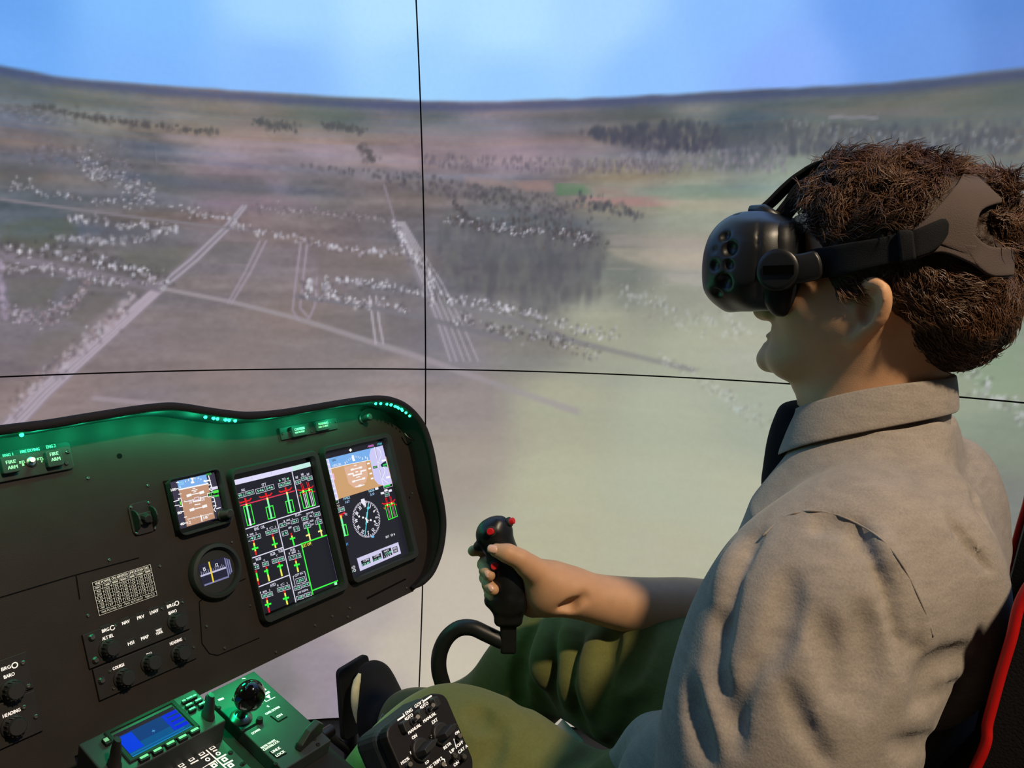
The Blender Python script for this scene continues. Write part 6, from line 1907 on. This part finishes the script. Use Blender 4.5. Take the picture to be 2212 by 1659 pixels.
# ---- trousers
pv = Vol((.50, .02, .22), (1.14, 1.02, .84), .0042)
pv.ell((MX+.01, .165, .645), (.175, .135, .110), .03)
pv.limb([(MX-.095,.16,.62), W(1345,1830,.80), W(1203,1794,.84), W(1065,1672,.873), W(962,1632,.90)], [.096,.090,.079,.072,.067], .02)
pv.limb([(MX+.095,.17,.66), W(1480,1492,1.02), W(1340,1445,1.095), W(1200,1402,1.17)], [.102,.092,.082,.064], .035)
pv.limb([W(960,1632,.90), W(872,1690,.96), W(792,1775,1.02), W(705,1850,1.08)], [.066,.060,.058,.050], .03)
pv.limb([W(1200,1402,1.17), W(1135,1470,1.21), W(1065,1545,1.26), W(940,1575,1.33), W(875,1562,1.37)], [.063,.062,.060,.052,.046], .03)
for px, r, k_, dp in [([(1160,1345),(1135,1400),(1120,1470),(1128,1530)], .010, .016, .2), ([(1200,1330),(1205,1400),(1198,1470),(1200,1540)], .010, .016, .25), ([(1240,1340),(1248,1420),(1245,1500),(1255,1550)], .011, .016, .2),
                      ([(1140,1440),(1165,1500),(1195,1545)], .010, .014, .1), ([(1320,1350),(1310,1420),(1290,1500)], .008, .02, .4), ([(1400,1370),(1370,1420),(1350,1470)], .008, .02, .4),
                      ([(1080,1560),(1065,1610),(1050,1659)], .006, .014, .3), ([(1030,1530),(1050,1570)], .005, .016, .5), ([(1300,1600),(1250,1640),(1220,1658)], .008, .016, .3), ([(1400,1520),(1320,1580),(1260,1640)], .010, .02, .4)]:
    crease(pv, px, r, k_, dp)
for px, r in [([(1180,1340),(1170,1420),(1165,1470)], .008), ([(1225,1335),(1225,1430),(1225,1520)], .008), ([(1280,1380),(1275,1460),(1270,1540)], .010), ([(1350,1540),(1290,1590)], .008)]:
    crease(pv, px, r, .02, .35, 'add')
xx, yy, zz = pv.ax[0][:, None, None], pv.ax[1][None, :, None], pv.ax[2][None, None, :]
pv.D = pv.D-(.0016*np.sin(xx*48+yy*20+np.sin(zz*35)*1.3)*np.sin(yy*30+zz*22)).astype(np.float32)
trousers = sdf_obj('trousers', pv, M_trous, person, 2, PB); trousers['label'] = 'olive green trousers with creased folds'

# ---- shoes
def shoe(T, mirror_=False):
    sv_ = Vol(np.min(T, 0)-.10, np.max(T, 0)+.10, .003)
    heel, mid, toe, ankle = T
    sv_.chain([heel, mid, toe], [.034, .037, .033], .02); sv_.chain([ankle, mid*.5+heel*.5], [.043, .040], .02); sv_.cone(mid, toe*.6+mid*.4, .040, .036, .02)
    return sv_
def sole_dir(T): return T[2]-T[0]
T1 = np.array([W(822,1588,1.40), W(822,1525,1.425), W(806,1466,1.45), W(852,1556,1.375)])
sh = sdf_obj('shoe', shoe(T1), M_shoe, person, 2, PB); sh['label'] = 'black right shoe with a pale sole edge on the pedal'
so_ = MB(); ed = [(792,1588,1.392),(776,1550,1.398),(768,1515,1.405),(769,1482,1.413),(777,1455,1.425)]
pt = spline([W(*p_) for p_ in ed], 5)-PB
so_.tube(pt, np.interp(np.linspace(0,1,len(pt)), [0,.1,.5,.85,1], [.004,.0085,.0085,.007,.003]), 10, flat_ratio=.8, up=CM[2])
so_.build('sole', M_sole, sh, smooth=True)
lg = MB(); w3 = [W(815,1566,1.33), W(827,1542,1.33), W(834,1553,1.33)]
lg.tube([q-PB for q in w3], .0011, 6); lg.build('logo', M_white, sh)
T2 = np.array([W(700,1850,1.05), W(660,1800,1.10), W(625,1760,1.14), W(690,1815,1.08)])
sh2 = sdf_obj('shoe', shoe(T2), M_shoe, person, 2, PB)
# ------------------------------------------------------------------ headset
M_vr = mat('headset_black', (24, 25, 27), 0.40, spec=0.55, bump=.05, bscale=1500)
M_gask = mat('gasket_black', (19, 20, 24), 0.5, spec=0.25)
M_strap = mat('strap_black', (22, 23, 26), 0.8, bump=.3, bscale=1200, spec=0.2)
M_strap2 = mat('strap_grey', (84, 73, 70), 0.85, bump=.3, bscale=900, spec=0.15)
M_pure = mat('label_black', (3, 3, 3), 0.9, spec=0.05)
HB = HS(1600, 565)
vr = empty('vr_headset', Matrix.Translation(Vector(HB.tolist())), "black virtual reality headset with round sensor dimples, strapped on the pilot's head", 'headset')
vv = Vol((MX-.13, .16, 1.14), (MX+.13, .36, 1.33), .0016)
fr = HS(1590, 567, .03)
def hrow(v, xf, xb, w, o=.05):
    a, b = HS(xf, v, o), HS(xb, v, o); return ((a[2]+b[2])/2, a[1], b[1], w)
# shell: stacked rounded sections; the lens front bulges and the rear runs into the face cushion
vv.loft(MX, [hrow(455,1590,1650,.045),hrow(464,1563,1685,.064),hrow(485,1542,1718,.078),hrow(510,1529,1718,.086),hrow(540,1521,1718,.090),hrow(570,1517,1718,.091),hrow(600,1516,1718,.090),
             hrow(625,1519,1664,.086),hrow(645,1526,1654,.078),hrow(662,1538,1640,.066),hrow(677,1558,1618,.050)], 3.3, .008)
vv.loft(MX, [hrow(488,1600,1722,.069),hrow(505,1600,1734,.078),hrow(540,1600,1740,.0825),hrow(570,1600,1741,.084),hrow(620,1600,1737,.0825),hrow(650,1600,1722,.076),hrow(672,1625,1700,.062)], 3.3, .016)
vv.smooth(11)
vv.cone(HS(1640,692,.03), HS(1640,692,-.03), .015, .015, .02, 'sub')
for (u, v, r) in [(1567,510,.0062),(1577,537,.0085),(1543,574,.0064),(1575,572,.0056),(1566,608,.0085),(1549,632,.0052),(1591,461,.0055),(1540,478,.005),(1558,672,.006),(1542,540,.004)]:
    h = vv.seen(u, v)
    if h is not None:
        n_ = vv.grad(h[None])[0]; vv.cone(h+n_*r*.35, h+n_*r*.36, r, r, .0008, 'sub'); vv.cone(mirror(h)+n_*np.array([-1,1,1])*r*.35, mirror(h)+n_*np.array([-1,1,1])*r*.36, r, r, .0008, 'sub')
for sgn_ in (1,):
    crease(vv, [(1641,470),(1638,520),(1636,580),(1634,640)], .0016, .001, .5, ends=.9)
vv.smooth(1)
shell = sdf_obj('shell', vv, M_vr, vr, 1, HB)
# face cushion between shell and face
cv = Vol((MX-.12, .14, 1.13), (MX+.12, .30, 1.33), .0026)
cv.loft(MX, [hrow(478,1672,1725,.068),hrow(492,1650,1742,.079),hrow(520,1642,1749,.085),hrow(570,1640,1752,.088),hrow(620,1642,1748,.087),hrow(655,1652,1738,.083),hrow(684,1672,1716,.072)], 3.3, .008)
cv.cone(HS(1648,700,.02), HS(1648,700,-.02), .017, .017, .02, 'sub')
cv.smooth(2)
sdf_obj('face_cushion', cv, M_gask, vr, 1, HB)

GH = gv.D.copy(); 
class _H:                                      # smooth head-with-hair surface used to lay the bands on
    pass
hs = Vol.__new__(Vol); hs.__dict__.update(gv.__dict__); hs.D = np.minimum(gsm, 1.0)
hh = Vol.__new__(Vol); hh.__dict__.update(hv.__dict__)
def lay(u, v, lift):
    """Point on the left side of the head (hair included) seen at (u, v), lifted off it."""
    o = .08; q = None
    for _ in range(4):
        p_ = HS(u, v, o); c1 = hs.march((MX-.14, p_[1], p_[2]), (1, 0, 0), 0, .15); c2 = hh.march((MX-.14, p_[1], p_[2]), (1, 0, 0), 0, .15)
        c_ = [q_ for q_ in (c1, c2) if q_ is not None]
        q = min(c_, key=lambda t: t[0]) if c_ else np.array([MX-.006, p_[1], p_[2]])
        o = MX-q[0]+lift
    return np.array([MX-o, p_[1], p_[2]])
def band(name, upper, lower, m, lift, th, nu=16, nv=6, parent=vr, both=True):
    """Strap laid on the head between two lines seen in the photograph, repeated on the far side."""
    a, b = spline(np.array(upper, float), 6), spline(np.array(lower, float), 6)
    ia = np.linspace(0, len(a)-1, nu); ib = np.linspace(0, len(b)-1, nu)
    A_ = np.stack([np.interp(ia, range(len(a)), a[:, k_]) for k_ in (0, 1)], 1); B_ = np.stack([np.interp(ib, range(len(b)), b[:, k_]) for k_ in (0, 1)], 1)
    G = np.array([[lay(*(A_[i]*(1-j/nv)+B_[i]*j/nv), lift) for j in range(nv+1)] for i in range(nu)])
    for _ in range(3):
        S = G.copy(); S[1:-1, :, 0] = (G[:-2, :, 0]+2*G[1:-1, :, 0]+G[2:, :, 0])/4; G = S
        S = G.copy(); S[:, 1:-1, 0] = (G[:, :-2, 0]+2*G[:, 1:-1, 0]+G[:, 2:, 0])/4; G = S
    idx = np.arange(nu*(nv+1)).reshape(nu, nv+1)
    Fq = np.stack([idx[:-1, :-1], idx[1:, :-1], idx[1:, 1:], idx[:-1, 1:]], -1).reshape(-1, 4)
    outs = []
    for side in ((0, 1) if both else (0,)):
        V_ = G.reshape(-1, 3).copy(); FF = Fq
        if side: V_[:, 0] = 2*MX-V_[:, 0]; FF = Fq[:, ::-1]
        o = link(name, np_mesh(name, V_-HB, FF), m, parent, smooth=True)
        sd = o.modifiers.new('thick', 'SOLIDIFY'); sd.thickness = th; sd.offset = 0
        bv_ = o.modifiers.new('bevel', 'BEVEL'); bv_.width = th*.35; bv_.segments = 2; bv_.limit_method = 'ANGLE'
        outs.append(o)
    return outs
# rear harness, from the buckle up to the crown and round to the back of the head
r1 = band('rear_strap', [(1966,504),(2015,458),(2058,408),(2088,362)], [(2098,556),(2106,500),(2120,455),(2168,436)], M_strap2, .0085, .004, nv=10)
r2 = band('rear_strap', [(1970,506),(2040,515),(2098,530),(2112,520)], [(1975,562),(2030,545),(2090,566),(2135,594)], M_strap2, .008, .004)
r3 = band('rear_strap', [(2100,500),(2112,515),(2122,524),(2145,534),(2188,534)], [(2085,540),(2100,566),(2116,582),(2142,597),(2188,596)], M_strap2, .0085, .004)
r4 = []
for q in r1+r2+r3+r4: q['label'] = 'grey rear band of the headset harness'
band('side_strap', [(1722,546),(1800,530),(1880,517),(1950,503)], [(1730,606),(1800,598),(1880,580),(1958,562)], M_strap, .0085, .004)
band('strap_buckle', [(1938,498),(1955,496),(1972,498)], [(1945,568),(1962,566),(1980,560)], M_strap, .0125, .0055, nu=6)
band('strap_tab', [(1968,500),(2010,482),(2040,472),(2050,485)], [(1978,556),(2010,545),(2035,525),(2048,505)], M_strap, .0118, .003, nu=8)
# round hub where the strap meets the visor, with its blacked-out label
for side in (1, -1):
    c_ = HS(1680, 583, .091); f = (lambda q: q) if side > 0 else mirror
    mb = MB(); c_ = f(c_)
    prof = [(.0195, -.012), (.0195, .002), (.0180, .0035), (.0150, .0038), (.0001, .0038)]
    mb.lathe(prof, (0, 0, 0), 28, xf=lambda x, y, z: (c_[0]-side*z, c_[1]+x, c_[2]+y))
    hub = mb.build('strap_hub', M_vr, vr, smooth=True, auto=40); 
    for v_ in hub.data.vertices: v_.co -= Vector(HB.tolist())
    arm_pts = [f(HS(1690,583,.0925)), f(HS(1730,580,.0895)), f(HS(1765,573,.0835))]
    mb = MB(); mb.tube([q-HB for q in spline(arm_pts, 4)], .0135, 12, flat_ratio=1.0, up=(0, 0, 1)); 
    arm = mb.build('hub_arm', M_vr, vr, smooth=True)
    me = arm.data; cen = np.mean([v_.co[0] for v_ in me.vertices])
    for v_ in me.vertices: v_.co[0] = cen+(v_.co[0]-cen)*.22
    if side > 0:
        pl = [HS(1648,574,.0966), HS(1714,572,.0966), HS(1714,592,.0966), HS(1648,594,.0966)]
        mb = MB(); mb.add([q-HB for q in pl]+[q-HB+np.array([.002,0,0]) for q in pl], [(0,1,2,3),(7,6,5,4),(0,4,5,1),(1,5,6,2),(2,6,7,3),(3,7,4,0)])
        lb = mb.build('label_plate', M_pure, vr); lb['label'] = 'plain black rectangle over the hub'
# top strap along the middle of the head, its fork and cable
def ribbon(name, pts, half, th, m, off=0.0):
    q = spline([HS(u, v, off+o_) for u, v, o_ in pts], 6); n = len(q)
    T = np.gradient(q, axis=0); T /= np.linalg.norm(T, axis=1)[:, None]
    nrm = np.stack([np.zeros(n), T[:, 2], -T[:, 1]], 1)
    mb = MB(); vs = []
    for i in range(n):
        for sx_, sn in ((-1, -1), (1, -1), (1, 1), (-1, 1)): vs.append(q[i]+np.array([half*sx_, 0, 0])+nrm[i]*th/2*sn-HB)
    fs = [(i*4+j, i*4+(j+1) % 4, (i+1)*4+(j+1) % 4, (i+1)*4+j) for i in range(n-1) for j in range(4)]+[(0,3,2,1), tuple((n-1)*4+j for j in range(4))]
    mb.add(vs, fs); return mb.build(name, m, vr, bevel=th*.3)
ribbon('top_strap', [(1640,459,0),(1666,438,0),(1697,407,0),(1730,380,0),(1780,354,0),(1860,350,0),(1960,346,0),(2050,352,0),(2090,366,0),(2130,400,0),(2165,445,0),(2182,500,0)], .015, .004, M_strap)
for o_ in (.024, -.024): ribbon('top_strap_fork', [(1662,484,0),(1684,472,0),(1708,444,0),(1735,408,0),(1785,380,0)], .005, .016, M_strap, o_)
mb = MB(); mb.tube([q-HB for q in spline([HS(u, v, .012) for u, v in [(2060,346),(2085,356),(2115,378),(2145,410),(2165,440)]], 6)], .0028, 8); mb.build('cable', M_strap2, vr, smooth=True)
# front top lug
mb = MB(); mb.tube([q-HB for q in [HS(1622,458,.02), HS(1650,456,.022), HS(1678,474,.03)]], .007, 10); mb.build('strap_lug', M_vr, vr, smooth=True)
# ------------------------------------------------------------------ seat
M_seat = mat('seat_black', (26, 25, 27), 0.75, bump=.3, bscale=500, spec=0.25)
M_pipe = mat('piping_red', (215, 26, 24), 0.45, spec=0.5)
M_paper = mat('paper_white', (222, 221, 232), 0.7)
seat = empty('pilot_seat', Matrix.Translation(Vector((MX, 0.0, .42))), 'black pilot seat edged with red piping, behind the grey shirt', 'seat')
SB = np.array((MX, 0.0, .42))
pp = [HS(u, v, .20) for u, v in [(2330,1195),(2258,1240),(2216,1300),(2196,1380),(2172,1460),(2145,1560),(2116,1665)]]
bot = pp[-1]+np.array([0, .05, -.16]); top_ = pp[0]+np.array([0, -.012, .006])
edge = spline([top_]+pp+[bot], 6)
fr_ = np.array([[q[1], q[2]] for q in edge])
mb = MB(); vs = []; n = len(fr_)
COLS = [(-.20, 0), (-.178, .03), (-.145, .022), (-.11, -.05), (.11, -.05), (.145, .022), (.178, .03), (.20, 0)]
for dx_, ins in COLS:
    for y, z in fr_: vs.append(np.array([MX+dx_, y+(ins*float(np.clip((.93-z)/.10, 0, 1)) if ins > 0 else ins), z])-SB)
    for y, z in fr_[::-1]: vs.append(np.array([MX+dx_, y-.075, z])-SB)
m2 = 2*n
fs = [(c_*m2+i, (c_+1)*m2+i, (c_+1)*m2+(i+1) % m2, c_*m2+(i+1) % m2) for c_ in range(len(COLS)-1) for i in range(m2)]
fs += [tuple(range(m2-1, -1, -1)), tuple((len(COLS)-1)*m2+i for i in range(m2))]
mb.add(vs, fs); mb.build('backrest', M_seat, seat, bevel=.004)
for sx_ in (-1, 1):
    mb = MB(); mb.tube([np.array([MX+sx_*.20, q[1]+.003, q[2]])-SB for q in edge], .0036, 10); mb.build('piping', M_pipe, seat, smooth=True)
mb = MB(); mb.prism(rrect(MX-SB[0], .215, .42, .47, .04), .0, .10); mb.build('seat_cushion', M_seat, seat, bevel=.02, seg=3)
mb = MB(); mb.box((-.2, .0, -.12), (.2, .40, -.001)); mb.build('seat_base', M_seat, seat, bevel=.005)
# small white card between the thighs
cp = HS(1222, 1573, -.01)
mb = MB(); a_ = CM[0]*.8-CM[1]*.6; b_ = CM[0]*.72+CM[1]*.7
card = MB()
pts = [HS(1216,1553,-.01), HS(1175,1600,-.01), HS(1215,1640,-.01), HS(1262,1600,-.01)]
c0 = np.mean(pts, 0); nn_ = np.cross(pts[1]-pts[0], pts[3]-pts[0]); nn_ /= np.linalg.norm(nn_)
card.add([p_-c0 for p_ in pts]+[p_-c0+nn_*.0012 for p_ in pts], [(0,1,2,3),(7,6,5,4),(0,4,5,1),(1,5,6,2),(2,6,7,3),(3,7,4,0)])
co_ = card.build('paper_card', M_paper); co_.location = Vector(c0.tolist())
tag(co_, "white paper corner showing between the pilot's olive thighs", 'paper')
